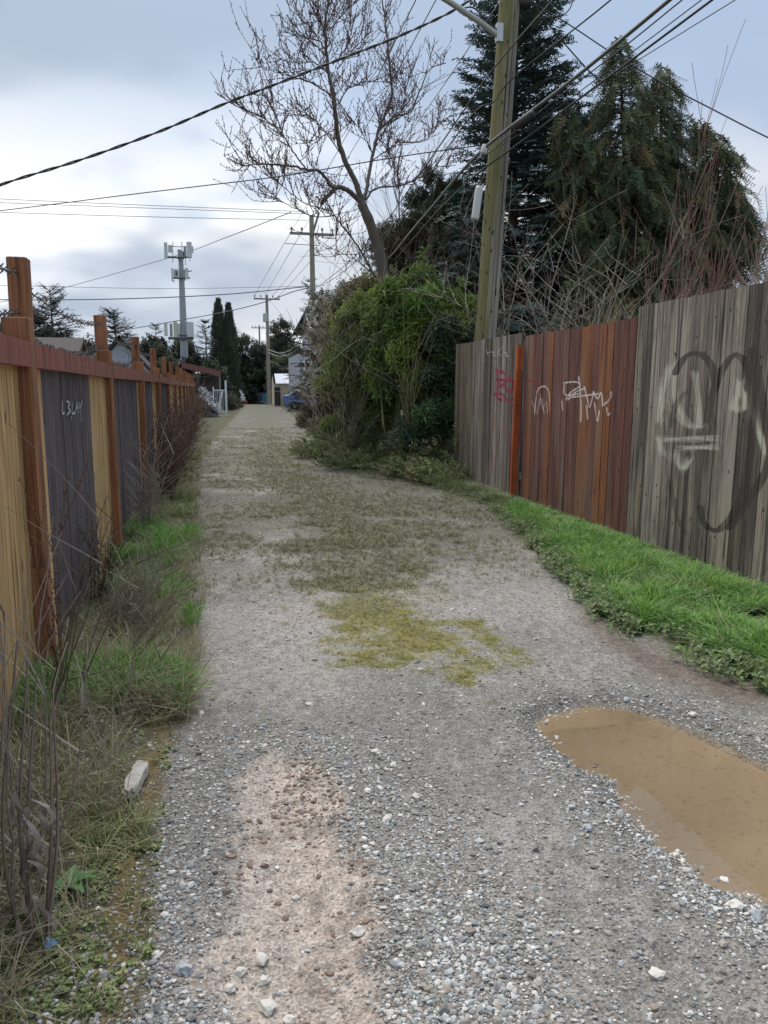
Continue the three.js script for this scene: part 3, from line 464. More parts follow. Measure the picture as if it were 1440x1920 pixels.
// ------------------------------------------------------------------ overhead wires
const wireMat = mat(0.055, 0.055, 0.06, { roughness: 0.6 }), wireGrey = mat(0.20, 0.205, 0.21, { roughness: 0.6 });
function cable(label, pts, r, m = wireMat, n = 40) { return tag(mesh('overhead_wire', new MB().tube(curve(pts, n), r, 5, false), m), label, 'wire', 'overhead wires'); }
{
  const A = (list) => list.map(([x, y, D]) => at(x, y, D));
  { // the thick twisted service drop
    const c = new THREE.CatmullRomCurve3(A([[-260, 452, 14.5], [-120, 398, 13.4], [0, 347, 12.9], [150, 300, 12.7], [300, 246, 12.55], [420, 195, 12.45], [530, 153, 12.35], [640, 110, 12.25], [750, 67, 12.15], [850, 20, 12.05], [925, -30, 12.15]])), m = new MB();
    for (const ph of [0, Math.PI]) { const p = []; for (let i = 0; i <= 260; i++) { const q = c.getPoint(i / 260), a = i * 0.42 + ph; p.push(q.add(V(0, Math.cos(a) * 0.012, Math.sin(a) * 0.012))); } m.tube(p, 0.0115, 5, false); }
    tag(mesh('overhead_wire', m, wireMat), 'thick twisted black service cable crossing the upper left sky', 'wire', 'overhead wires');
  }
  cable('long thin wire sagging from the bare tree to left edge', A([[-200, 415, 20], [0, 395, 18], [250, 364, 16], [400, 346, 15], [530, 330, 14], [760, 292, 12.9], [905, 272, 12.2]]), 0.0095);
  cable('highest of the three faint parallel wires at left', A([[-300, 358, 50], [0, 373, 48], [300, 386, 46], [575, 397, 45]]), 0.016, wireGrey);
  cable('middle one of the three faint parallel wires at left', A([[-300, 366, 50], [0, 380, 48], [300, 391, 46], [575, 401, 45]]), 0.016, wireGrey);
  cable('lowest of the three faint parallel wires at left', A([[-300, 386, 50], [0, 398, 48], [300, 407, 46], [575, 413, 45]]), 0.016, wireGrey);
  cable('slanting wire passing behind the cell tower antennas', A([[-100, 585, 95], [75, 551, 90], [305, 487, 84], [430, 443, 60], [545, 398, 45]]), 0.028, wireGrey);
  cable('thin level wire crossing the cell tower shaft', A([[-200, 533, 48], [0, 535, 47], [300, 541, 46], [576, 537, 45]]), 0.013, wireGrey);
  cable('thick level cable running to the crossarm pole', A([[-200, 560, 48], [0, 562, 47.5], [200, 561, 47], [420, 552, 46], [578, 537, 45]]), 0.03, wireGrey);
  cable('low wire rising past the twin cypress to the crossarm pole', A([[180, 628, 60], [340, 600, 56], [430, 583, 52], [500, 565, 48], [556, 545, 45.5], [580, 540, 45]]), 0.028, wireGrey);
  const spans = [[545, 436, 476, 556], [565, 436, 498, 552], [600, 441, 510, 556], [620, 443, 521, 557]];
  spans.forEach(([a, b, c, d], i) => cable(['leftmost wire between the two far crossarms', 'second wire from left between the far crossarms', 'third wire from left between the far crossarms', 'rightmost wire between the two far crossarms'][i], A([[a, b, 45], [(a + c) / 2 - 6, (b + d) / 2 + 10, 60], [c, d, 75]]), 0.014, wireGrey));
  cable('lower cable bundle between the two far poles', A([[582, 560, 45], [560, 640, 55], [530, 662, 64], [502, 655, 75]]), 0.035, wireGrey);
  cable('second sagging cable under the bundle between far poles', A([[583, 575, 45], [556, 655, 55], [525, 668, 64], [502, 660, 75]]), 0.03, wireGrey);
  // near pole to the far crossarm pole
  const power = [[545, 436, 800, -40], [565, 436, 850, -60], [620, 443, 980, -60]];
  power.forEach(([a, b, c, d], i) => cable(['upper left power line from far crossarm over the bare tree', 'second power line from far crossarm over the bare tree', 'power line grazing the bare tree crown on its right'][i], A([[a, b, 45], [lerp(a, c, 0.45), lerp(b, d, 0.45) + 14, 22], [c, d, 12]]), 0.010, wireGrey));
  cable('black cable slanting down from the pole behind tree twigs', A([[582, 545, 45], [650, 505, 26], [765, 388, 17], [850, 262, 13.5], [902, 200, 12.3], [925, 192, 12.15], [940, 170, 12.1], [958, 150, 11.9], [1145, 0, 9.3], [1330, -160, 7.6]]), 0.011);
  cable('straight black wire passing in front of the pole', A([[583, 548, 45], [700, 445, 20], [833, 261, 13], [922, 133, 11.6], [1037, 0, 9.9], [1200, -190, 8.0]]), 0.012);
  cable('thick grey communication cable rising to the top right', A([[583, 552, 45], [690, 520, 26], [800, 400, 16], [905, 281, 12.15], [960, 236, 11.6], [1060, 160, 10.5], [1255, 0, 8.6], [1480, -190, 7.0]]), 0.026, mat(0.13, 0.14, 0.14, { roughness: 0.5 }));
  cable('second black line just below the thick cable', A([[583, 556, 45], [700, 520, 26], [840, 376, 14], [905, 318, 12.2], [955, 282, 11.7], [1100, 175, 10.2], [1335, 0, 8.5], [1560, -170, 7.2]]), 0.015);
  cable('thin wire between the thick cable and lower line', A([[912, 290, 12.15], [1010, 228, 11.1], [1100, 162, 10.2], [1315, 0, 8.6], [1500, -140, 7.4]]), 0.007);
  cable('thin wire hugging the underside of the thick cable', A([[930, 275, 12.1], [1050, 180, 10.7], [1180, 80, 9.4], [1285, -5, 8.6], [1480, -160, 7.3]]), 0.009);
  cable('rightmost fine wire near the top right corner', A([[1150, 142, 10.2], [1230, 92, 9.5], [1385, -4, 8.5], [1560, -110, 7.6]]), 0.006);
  cable('service drop sagging down to the right picture edge', A([[998, 4, 12.2], [1073, 50, 11.8], [1147, 99, 11.4], [1244, 157, 11.0], [1336, 205, 10.6], [1440, 258, 10.2], [1600, 330, 9.7]]), 0.010);
  cable('drooping wire falling from the pole top into the cedar', A([[1000, 6, 12.2], [1032, 50, 12.2], [1092, 120, 12.3], [1122, 151, 12.5], [1171, 218, 14], [1226, 276, 16.5], [1300, 350, 19]]), 0.011);
  cable('slack loop of cable beside the pole top', A([[1000, 35, 12.2], [1030, 33, 12.1], [1060, 25, 12.1], [1073, 5, 12.1], [1070, -30, 12.1]]), 0.010);
  cable('little cable loop hanging under the street lamp arm', A([[860, 18, 12.0], [885, 14, 12.0], [910, 35, 12.05], [938, 62, 12.25]]), 0.012);
}
// ------------------------------------------------------------------ far poles and the cell tower
const poleWood = mat(0.30, 0.275, 0.22), armWood = mat(0.26, 0.24, 0.20), ironM = mat(0.28, 0.29, 0.30, { roughness: 0.5, metalness: 0.3 });
function crossarmPole(label, px, topPy, D, armPy, armHalf, radius, group) {
  const top = at(px, topPy, D), y0 = rise(D) - 0.1, p = thing('utility_pole', label, 'utility pole', group, V(top.x, y0, top.z)), H = top.y - y0;
  mesh('shaft', new MB().tube([V(0, 0, 0), V(0.02, H * 0.5, 0), V(0, H, 0)], [radius * 1.2, radius, radius * 0.8], 12), poleWood, p);
  const ay = at(px, armPy, D).y - y0;
  mesh('crossarm', new MB().box(0, ay, 0.16, armHalf * 2, 0.13, 0.11), armWood, p);
  for (const s of [-1, -0.5, 0.5, 1]) { const c = V(s * (armHalf - 0.1), ay + 0.06, 0.16); mesh('insulator', new MB().tube([c, c.clone().add(V(0, 0.12, 0)), c.clone().add(V(0, 0.16, 0)), c.clone().add(V(0, 0.28, 0))], [0.03, 0.03, 0.075, 0.05], 8), ironM, p); }
  return { p, H, ay };
}
{
  const b = crossarmPole('far wooden pole with long crossarm left of the bare tree', 584, 404, 45, 440, 1.25, 0.16, 'poles down the lane');
  mesh('crossarm', new MB().tube([V(-1.5, b.ay - 0.55, 0.1), V(-0.8, b.ay - 0.58, 0.12), V(0.4, b.ay - 0.6, 0.15)], 0.02, 5), wireGrey, b.p);
  mesh('pole_top_pin', new MB().tube([V(0.05, b.H - 1.0, 0), V(0.42, b.H + 0.15, 0)], 0.07, 6), armWood, b.p);
  const c = crossarmPole('slimmer pole with crossarm and grey transformer at the lane end', 500, 553, 75, 561, 1.22, 0.16, 'poles down the lane');
  mesh('transformer', new MB().tube([V(-0.2, c.H - 2.5, 0.25), V(-0.2, c.H - 2.45, 0.25), V(-0.2, c.H - 1.75, 0.25), V(-0.2, c.H - 1.7, 0.25)], [0.16, 0.22, 0.22, 0.12], 12), mat(0.5, 0.55, 0.52), c.p);
  crossarmPole('small farthest pole just left of the transformer pole', 486, 610, 122, 615, 1.2, 0.15, 'poles down the lane');
}
{
  const D = 72, base = V(at(345, 690, D).x, rise(D) - 0.1, -D), t = thing('cell_tower', 'slim grey cell tower with three tiers of white antennas', 'cell tower', null, base), L = (px, py, d = 0) => at(px, py, D + d).sub(base);
  const steel = mat(0.33, 0.36, 0.39, { roughness: 0.55, metalness: 0.3 }), panel = mat(0.62, 0.66, 0.66, { roughness: 0.5 }), cream = mat(0.60, 0.60, 0.50, { roughness: 0.6 }), dk = mat(0.12, 0.125, 0.13);
  mesh('mast', new MB().tube([V(0, 0, 0), L(345, 640), L(342, 560), L(338.5, 470)], [0.42, 0.33, 0.27, 0.2], 14), steel, t);
  const pan = (px, y0, y1, w, d, m) => { const a = L(px, y0, d), b = L(px, y1, d), k = 0.0475; mesh('antenna_panel', new MB().box((a.x + b.x) / 2, (a.y + b.y) / 2, (a.z + b.z) / 2, w * k, a.y - b.y, 0.22), m, t); };
  const bar = (px0, px1, py, r = 0.06) => mesh('mounting_bar', new MB().tube([L(px0, py, -0.3), L((px0 + px1) / 2, py + 1, -0.5), L(px1, py, -0.3)], r, 6), dk, t);
  pan(311, 455, 484, 6, -0.4, panel); pan(319, 460, 473, 7, -0.2, panel); pan(355, 454, 483, 9, -0.5, panel); pan(360, 462, 474, 5, -0.4, panel); pan(347, 463, 482, 5, 0.4, steel); pan(336, 468, 488, 5, -0.3, steel); pan(341, 472, 486, 8, 0.3, dk);
  bar(313, 358, 482, 0.09); bar(321, 352, 462, 0.03);
  pan(323, 503, 527, 3, -0.4, panel); pan(330, 505, 522, 9, -0.3, panel); pan(331, 508, 516, 3, -0.5, dk); pan(350, 503, 523, 6, -0.4, panel); pan(345, 506, 526, 5, 0.2, steel); bar(322, 356, 521, 0.08); bar(346, 359, 508, 0.05);
  pan(311, 605, 630, 6, 0.3, panel); pan(321, 607, 631, 5, 0.3, steel); pan(329, 603, 632, 7, -0.3, cream); pan(335, 607, 632, 4, -0.2, cream); pan(357, 604, 632, 12, -0.5, panel); pan(348, 618, 630, 8, -0.1, panel); bar(316, 363, 634, 0.13); bar(335, 363, 628, 0.05);
  for (const [x, y0, y1] of [[341, 453, 470], [324, 454, 492], [356, 480, 490], [348, 480, 497], [326, 525, 530]]) mesh('whip_antenna', new MB().tube([L(x, y0, -0.4), L(x, y1, -0.4)], 0.03, 5), steel, t);
}
// ------------------------------------------------------------------ buildings
function slab(m, a, b, c, d, th) { const n = b.clone().sub(a).cross(d.clone().sub(a)).normalize().multiplyScalar(-th), q = [a, b, c, d], w = q.map((p) => p.clone().add(n)); m.face(q); m.face([...w].reverse()); for (let i = 0; i < 4; i++) m.face([q[i], w[i], w[(i + 1) % 4], q[(i + 1) % 4]]); return m; }
const sidingTex = dataTex(64, 256, (u, v) => { const f = (v * 16) % 1, n = 0.9 + 0.1 * vnoise(u * 20, v * 200, 501); const t = n * (f < 0.1 ? 0.9 : 1); return [t, t, t]; }, true); sidingTex.repeat.set(0.5, 0.45);
const sidingBump = dataTex(8, 256, (u, v) => { const f = (v * 16) % 1; return [1 - f, 1 - f, 1 - f]; }, false); sidingBump.repeat.set(0.5, 0.45);
const siding = (r, g, b) => new THREE.MeshStandardMaterial({ color: rgb(r, g, b), map: sidingTex, bumpMap: sidingBump, bumpScale: 0.02, roughness: 0.8 });
const shingle = (r, g, b, k) => { const t = dataTex(256, 256, (u, v) => { const row = Math.floor(v * 24), q = hash(Math.floor(u * 20 + (row % 2) * 0.5), row, k), e = (v * 24) % 1 < 0.12 ? 0.7 : 1, s = (0.7 + q * 0.3) * e; return [s, s, s]; }, true); t.repeat.set(0.3, 0.3); return new THREE.MeshStandardMaterial({ color: rgb(r, g, b), map: t, roughness: 0.95 }); };
const glassM = phys(0.05, 0.06, 0.07, { roughness: 0.05 }), trimM = mat(0.72, 0.73, 0.75), darkM = mat(0.03, 0.03, 0.035);
function windowOn(parent, cx, cyy, z, w, h) { const f = new THREE.Group(); f.name = 'window'; parent.add(f); f.position.set(cx, cyy, z); const m = new MB(), b = 0.09; m.box(-w / 2 + b / 2, 0, 0, b, h, 0.08).box(w / 2 - b / 2, 0, 0, b, h, 0.08).box(0, h / 2 - b / 2, 0, w - 2 * b, b, 0.075).box(0, -h / 2 + b / 2, 0, w - 2 * b, b, 0.075).box(0, -h * 0.18, 0, w - 2 * b, 0.05, 0.06).box(0, 0, 0, 0.05, h - 2 * b, 0.055); mesh('frame', m, trimM, f); mesh('pane', new MB().box(0, 0, -0.02, w - b, h - b, 0.02), glassM, f); }
{
  // garage with the brown-grey roof behind the left fence
  const g = thing('garage', 'low garage with brown-grey shingle roof behind the left fence', 'building', null, V(-9.4, rise(32) - 0.1, -33)), H = at(120, 633, 33).y - g.position.y;
  mesh('wall', new MB().box(0, 1.1, 0, 8.2, 2.2, 5.4), siding(0.42, 0.40, 0.37), g);
  const rf = new MB(); slab(rf, V(-4.5, 2.0, 3.1), V(4.5, 2.0, 3.1), V(4.5, H, 0), V(-4.5, H, 0), 0.14); slab(rf, V(4.5, 2.0, -3.1), V(-4.5, 2.0, -3.1), V(-4.5, H, -0.01), V(4.5, H, -0.01), 0.14);
  mesh('roof', rf, shingle(0.20, 0.175, 0.15, 7), g);
  const gable = new MB(); for (const s of [-1, 1]) gable.face([V(s * 4.09, 2.19, 2.6), V(s * 4.09, 2.19, -2.6), V(s * 4.09, H - 0.12, 0)]); mesh('gable', gable, siding(0.42, 0.40, 0.37), g);
  // lavender gable house
  const h = thing('gable_house', 'small lavender-grey house with steep dark gable roof', 'house', null, V(at(228, 700, 45).x, rise(45) - 0.1, -45)), A = at(228, 629, 45).y - h.position.y, W = 2.1, E = A - 2.35;
  mesh('wall', new MB().box(0, E / 2, -3, W * 2 - 0.5, E, 6).face([V(-W + 0.25, E, 0), V(W - 0.25, E, 0), V(0, A - 0.3, 0)]), siding(0.46, 0.48, 0.55), h);
  const r2 = new MB(); slab(r2, V(0, A, 0.35), V(W + 0.25, E - 0.3, 0.35), V(W + 0.25, E - 0.3, -6.3), V(0, A, -6.3), 0.15); slab(r2, V(0, A, -6.3), V(-W - 0.25, E - 0.3, -6.3), V(-W - 0.25, E - 0.3, 0.35), V(0, A, 0.35), 0.15);
  mesh('roof', r2, shingle(0.085, 0.085, 0.09, 9), h);
  mesh('porch_roof', new MB().box(0.1, E - 0.15, 1.0, 3.6, 0.42, 1.6), mat(0.74, 0.76, 0.78), h);
  mesh('gable_vent', new MB().tube([V(0.15, A - 1.15, 0.0), V(0.15, A - 1.15, 0.06)], 0.3, 16), siding(0.38, 0.40, 0.47), h);
  // open carport with red-brown roof
  const c = thing('carport', 'open dark carport with red-brown sloping roof behind white bush', 'carport', null, V(-1.0, rise(49) - 0.1, -49)), cH = at(370, 683, 49).y - c.position.y, cl = at(413, 696, 49).y - c.position.y;
  const r3 = new MB(); slab(r3, V(-0.75, cH + 0.12, 0.3), V(1.55, cl, 0.3), V(1.55, cl, -5), V(-0.75, cH + 0.12, -5), 0.1); mesh('roof', r3, mat(0.25, 0.10, 0.09, { roughness: 0.7 }), c);
  mesh('fascia', new MB().face([V(-0.75, cH + 0.08, 0.31), V(-0.75, cH - 0.24, 0.31), V(1.55, cl - 0.34, 0.31), V(1.55, cl - 0.05, 0.31)]), mat(0.23, 0.10, 0.095), c);
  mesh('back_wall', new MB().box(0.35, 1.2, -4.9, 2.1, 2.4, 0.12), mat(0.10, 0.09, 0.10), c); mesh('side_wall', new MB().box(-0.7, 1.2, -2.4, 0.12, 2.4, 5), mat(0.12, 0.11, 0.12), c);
  mesh('post', new MB().box(1.48, cl / 2 - 0.1, 0.1, 0.12, cl, 0.12), mat(0.22, 0.23, 0.18), c); mesh('post', new MB().box(0.2, cl / 2 - 0.1, 0.1, 0.1, cl, 0.1), mat(0.10, 0.09, 0.1), c);
  // two-storey grey house at right, half behind the shrubs
  const k = thing('grey_house', 'two-storey lavender-grey house with white trim half behind the shrubs', 'house', null, V(at(553, 700, 60).x, rise(60) - 0.1, -60)), top = at(560, 612, 60).y - k.position.y, mid = at(556, 664, 60).y - k.position.y;
  mesh('wall', new MB().box(4.2, mid / 2, -3.5, 8.0, mid, 7), siding(0.34, 0.355, 0.44), k); mesh('wall', new MB().box(5.1, (mid + top) / 2 + 0.002, -3.6, 7.4, top - mid, 6.6), siding(0.42, 0.43, 0.50), k);
  mesh('corner_trim', new MB().box(0.28, mid / 2, 0.02, 0.26, mid, 0.12), mat(0.60, 0.62, 0.66), k); mesh('corner_trim', new MB().box(1.5, (mid + top) / 2, -0.28, 0.3, top - mid, 0.12), mat(0.66, 0.67, 0.70), k);
  const r4 = new MB(); slab(r4, V(0.6, top, 0.4), V(9.6, top, 0.4), V(9.6, top + 1.8, -3.6), V(1.4, top + 1.8, -3.6), 0.15); slab(r4, V(9.6, top, -7.6), V(0.6, top, -7.6), V(1.4, top + 1.8, -3.6), V(9.6, top + 1.8, -3.6), 0.15); mesh('roof', r4, shingle(0.10, 0.10, 0.11, 12), k);
  windowOn(k, 1.25, at(570, 692, 60).y - k.position.y, 0.02, 1.1, 1.75); windowOn(k, 2.6, at(570, 692, 60).y - k.position.y, 0.02, 1.1, 1.75);
  mesh('foundation', new MB().box(4.2, 0.3, -3.5, 8.04, 0.8, 7.04), mat(0.10, 0.10, 0.12), k);
  // cream shed
  const s = thing('cream_shed', 'small cream shed with pale metal roof beside the grey house', 'shed', null, V(at(528, 745, 68).x, rise(68) - 0.1, -68)), sh = at(528, 719, 68).y - s.position.y, sr = at(528, 700, 68).y - s.position.y;
  mesh('wall', new MB().box(0, sh / 2, -1.2, 1.3, sh, 2.4), mat(0.52, 0.46, 0.34), s); const r5 = new MB(); slab(r5, V(-0.5, sh, 0.25), V(0.9, sh, 0.25), V(0.9, sr, -1.1), V(-0.5, sr, -1.1), 0.08); mesh('roof', r5, mat(0.66, 0.70, 0.76, { roughness: 0.5 }), s);
  mesh('gable', new MB().face([V(-0.66, sh, 0), V(-0.66, sh, -2.4), V(-0.66, sr - 0.1, -1.2)]), mat(0.60, 0.50, 0.36), s); mesh('door', new MB().box(-0.35, 0.9, 0.02, 0.5, 1.7, 0.06), mat(0.05, 0.05, 0.05), s);
}
// ------------------------------------------------------------------ things at the lane end
{
  const car = thing('parked_car', 'blue parked car with red tail light half hidden by the shrubs', 'car', null, V(at(531, 752, 57).x + 0.05, rise(57), -57)); car.rotation.y = -0.35;
  const s = new THREE.Shape(); [[0, 0.35], [0, 0.85], [0.08, 0.98], [0.45, 1.02], [0.95, 1.42], [2.3, 1.44], [3.0, 1.02], [4.0, 0.92], [4.25, 0.7], [4.25, 0.32]].forEach(([x, y], i) => i ? s.lineTo(x, y) : s.moveTo(x, y)); s.closePath();
  const body = new THREE.ExtrudeGeometry(s, { depth: 1.6, bevelEnabled: true, bevelSize: 0.06, bevelThickness: 0.07, bevelSegments: 3 }); body.translate(0, 0, -1.6);
  mesh('body', body, phys(0.10, 0.19, 0.42, { roughness: 0.35, clearcoat: 0.8 }), car);
  const w = new MB(); w.face([V(0.62, 1.06, 0.08), V(2.85, 1.06, 0.08), V(2.25, 1.37, 0.08), V(1.0, 1.37, 0.08)]); mesh('side_window', w, glassM, car);
  mesh('rear_window', new MB().face([V(0.50, 1.05, -0.2), V(0.50, 1.05, -1.4), V(0.88, 1.39, -1.3), V(0.88, 1.39, -0.3)].map((p) => p.add(V(-0.08, 0.05, 0)))), glassM, car);
  for (const z of [-0.15, -1.45]) mesh('tail_light', new MB().box(-0.05, 0.82, z, 0.07, 0.16, 0.34), mat(0.5, 0.03, 0.03, { roughness: 0.3 }), car);
  for (const x of [0.8, 3.4]) for (const z of [0.03, -1.63]) { const wh = new THREE.Group(); wh.name = 'wheel'; wh.position.set(x, 0.31, z); car.add(wh); const t = new THREE.TorusGeometry(0.24, 0.09, 10, 24); mesh('tyre', t, mat(0.03, 0.03, 0.03), wh); mesh('rim', new THREE.CylinderGeometry(0.2, 0.2, 0.1, 16).rotateX(Math.PI / 2), mat(0.4, 0.4, 0.42, { metalness: 0.6, roughness: 0.4 }), wh); }
  const bin = (label, px, py, D, c, lid) => {
    const p = onGround(px, py), o = thing('wheeled_bin', label, 'bin', 'wheeled bins by the lane end', V(at(px, py, D).x, rise(D), -D)), g = new THREE.CylinderGeometry(0.44, 0.36, 0.98, 4, 1).rotateY(Math.PI / 4); g.translate(0, 0.54, 0);
    mesh('body', g, mat(...c, { roughness: 0.6 }), o); mesh('lid', new MB().box(0, 1.07, 0.01, 0.66, 0.07, 0.70).box(0, 1.11, -0.02, 0.5, 0.03, 0.5), mat(...lid, { roughness: 0.6 }), o); mesh('handle', new MB().tube([V(-0.26, 1.0, -0.38), V(0.26, 1.0, -0.38)], 0.025, 6), darkM, o);
    for (const x of [-0.3, 0.3]) mesh('wheel', new THREE.CylinderGeometry(0.13, 0.13, 0.06, 14).rotateZ(Math.PI / 2).translate(x, 0.13, -0.28), darkM, o);
  };
  bin('teal blue wheeled bin at the lane end', 499, 757, 76, [0.03, 0.20, 0.27], [0.02, 0.12, 0.24]);
  bin('dark navy wheeled bin behind the teal one', 489, 755, 78.5, [0.025, 0.035, 0.075], [0.03, 0.05, 0.12]);
  // short brown fence beside the bins
  const bf = thing('brown_fence', 'short brown board fence right of the wheeled bins', 'fence', null, V(at(503, 750, 79).x, rise(79), -79)); for (let i = 0; i < 8; i++) mesh('board', boxGeo(0.17, 1.45 + (i % 3) * 0.03, 0.03, i * 0.1, i * 0.3), MW.post, bf).position.set(i * 0.19, 0, 0);
  for (const h of [0.3, 1.1]) mesh('rail', new MB().box(0.68, h, -0.06, 1.6, 0.09, 0.05), MW.post, bf);
  // white gate
  const gt = thing('white_gate', 'white metal gate and posts beside the white bush', 'gate', null, V(at(401, 760, 43).x, rise(43), -43)), wm = mat(0.66, 0.70, 0.74, { roughness: 0.5 });
  mesh('post', new MB().box(0.66, 0.95, 0, 0.11, 2.0, 0.11), wm, gt); mesh('post', new MB().box(0, 0.8, 0, 0.07, 1.6, 0.07), wm, gt); mesh('rail', new MB().box(0.32, 1.42, 0, 0.57, 0.06, 0.05), wm, gt); mesh('rail', new MB().box(0.32, 0.25, 0, 0.57, 0.06, 0.05), wm, gt);
  mesh('brace', new MB().tube([V(0.2, 0.3, 0.03), V(0.48, 1.36, 0.03)], 0.055, 6), wm, gt); for (let i = 1; i < 6; i++) mesh('bar', new MB().tube([V(0.04 + i * 0.09, 0.28, -0.01), V(0.04 + i * 0.09, 1.4, -0.01)], 0.012, 5), wm, gt);
  // heap of white and red clutter
  const cl = thing('clutter_heap', 'low heap of white and red clutter at the lane end', 'clutter', null, V(at(452, 755, 80).x, rise(80), -80));
  mesh('red_sheet', new MB().box(0, 0.16, 0, 1.3, 0.22, 0.9, new THREE.Matrix4().makeRotationZ(0.05)), mat(0.42, 0.08, 0.05), cl); for (let i = 0; i < 6; i++) mesh('white_board', new MB().box(0, 0, 0, 1.2, 0.05, 0.18, new THREE.Matrix4().makeRotationFromEuler(new THREE.Euler(0.2 * i, 0.4 * i, -0.35 + i * 0.13)).setPosition(-0.1 + i * 0.05, 0.36 + i * 0.1, 0.1 - i * 0.05)), mat(0.62, 0.62, 0.62), cl);
  // broken pale block and litter on the left verge
  const q = onGround(255, 1478), blk = stoneGeo(77, 3).clone(); const bp = blk.attributes.position; for (let i = 0; i < bp.count; i++) bp.setXYZ(i, clamp(bp.getX(i), -0.78, 0.78) * 0.034 * (1 + 0.12 * Math.sin(bp.getZ(i) * 9)), clamp(bp.getY(i), -0.45, 0.45) * 0.045, clamp(bp.getZ(i), -0.85, 0.85) * 0.145); blk.computeVertexNormals();
  const bl = mesh('broken_block', blk, mat(0.50, 0.475, 0.43)); bl.position.set(q.x, groundY(q.x, q.z) + 0.03, q.z); bl.rotation.y = -0.12; tag(bl, 'chunk of pale broken wood lying at the lane edge', 'debris');
  const litter = (px, py, s, m, label, cat) => { const p = onGround(px, py), g = new MB().face([V(-s, 0.01, -s * 0.6), V(s * 0.8, 0.005, -s * 0.7), V(s, 0.012, s * 0.5), V(0, 0.03, s * 0.7), V(-s * 0.9, 0.008, s * 0.4)]); const o = mesh('litter', g, m); o.position.set(p.x, groundY(p.x, p.z) + 0.012, p.z); o.rotation.y = px; tag(o, label, cat, 'litter on the verge'); };
  litter(325, 1237, 0.045, mat(0.66, 0.64, 0.62), 'flat white scrap lying in the grass at the verge edge', 'litter'); litter(152, 1220, 0.02, mat(0.72, 0.70, 0.62), 'tiny round white scrap in the green grass by the fence', 'litter'); litter(98, 1806, 0.014, mat(0.20, 0.36, 0.62), 'small crumpled blue scrap at lower left', 'litter');
}

// ------------------------------------------------------------------ leaf, needle and grass shapes
function leaf(m, base, dir, len, wid, up, sag = 0.15) {
  const d = dir.clone().normalize(), s = d.clone().cross(up).normalize().multiplyScalar(wid / 2), mid = base.clone().addScaledVector(d, len * 0.42).addScaledVector(up, len * 0.04), tip = base.clone().addScaledVector(d, len).addScaledVector(V(0, -1, 0), len * sag);
  const a = m.vert(base.x, base.y, base.z), b = m.vert(mid.x + s.x, mid.y + s.y, mid.z + s.z), c = m.vert(tip.x, tip.y, tip.z), e = m.vert(mid.x - s.x, mid.y - s.y, mid.z - s.z); m.tri(a, b, c); m.tri(a, c, e);
}
function sprayGeo(n, len, wid, spread, twig, seed, sag = 0.25) {       // twig along +y with leaves round it
  const q = makeRandom(seed), m = new MB(); m.tube([V(0, 0, 0), V(0, twig, 0)], [0.003, 0.0015], 3, false);
  for (let i = 0; i < n; i++) { const a = i * 2.4 + q(), h = twig * (0.15 + 0.85 * i / n), el = spread * (0.6 + q() * 0.7); leaf(m, V(0, h, 0), V(Math.cos(a) * Math.sin(el), Math.cos(el), Math.sin(a) * Math.sin(el)), len * (0.7 + q() * 0.5), wid * (0.8 + q() * 0.4), V(-Math.cos(a) * Math.cos(el), Math.sin(el), -Math.sin(a) * Math.cos(el)), sag); }
  return m.geo();
}
function needleFrond(n, len, side, seed, hang = 0) {                   // flat spray in the xy plane growing along +y
  const q = makeRandom(seed), m = new MB(); const axis = (t) => V((q() - 0.5) * 0.01, len * t, -hang * t * t * len);
  m.tube([V(0, 0, 0), V(0, len * 0.5, -hang * 0.25 * len), V(0, len, -hang * len)], [0.008, 0.005, 0.002], 3, false);
  for (let i = 0; i < n; i++) { const t = 0.06 + 0.94 * i / n; for (const s of [-1, 1]) { const b = axis(t), L = side * (1 - t * 0.6) * (0.7 + q() * 0.5); leaf(m, b, V(s * (0.8 + q() * 0.2), 0.55 + q() * 0.4, (q() - 0.6) * 0.7), L, L * 0.30, V(0, 0.2, 1), 0.2 + hang * 0.6); } }
  return m.geo();
}
function tuftGeo(n, h, w, lean, seed) {
  const q = makeRandom(seed), m = new MB();
  for (let i = 0; i < n; i++) {
    const a = q() * 6.28, r = q() * 0.035, L = h * (0.55 + q() * 0.6), c = lean * (0.4 + q()), bx = Math.cos(a) * r, bz = Math.sin(a) * r, dx = Math.cos(a + (q() - 0.5)) * c, dz = Math.sin(a + (q() - 0.5)) * c, sx = -Math.sin(a) * w, sz = Math.cos(a) * w;
    const P = (t) => V(bx + dx * L * t * t, L * (t - 0.28 * c * t * t), bz + dz * L * t * t), k = [0, 0.45, 0.8].map((t, j) => { const p = P(t), f = [0.8, 1, 0.6][j]; return [m.vert(p.x - sx * f, p.y, p.z - sz * f), m.vert(p.x + sx * f, p.y, p.z + sz * f)]; }), e = P(1), tip = m.vert(e.x, e.y, e.z);
    for (let j = 0; j < 2; j++) m.quad(k[j][0], k[j][1], k[j + 1][1], k[j + 1][0]); m.tri(k[2][0], k[2][1], tip);
  }
  return m.geo();
}
const leafMat = new THREE.MeshPhysicalMaterial({ color: 0xffffff, roughness: 0.85, transmission: 0.35, thickness: 0, side: THREE.DoubleSide }), dullLeaf = new THREE.MeshStandardMaterial({ color: 0xffffff, roughness: 0.95, side: THREE.DoubleSide });
const bark = (r, g, b) => mat(r, g, b, { roughness: 1 });

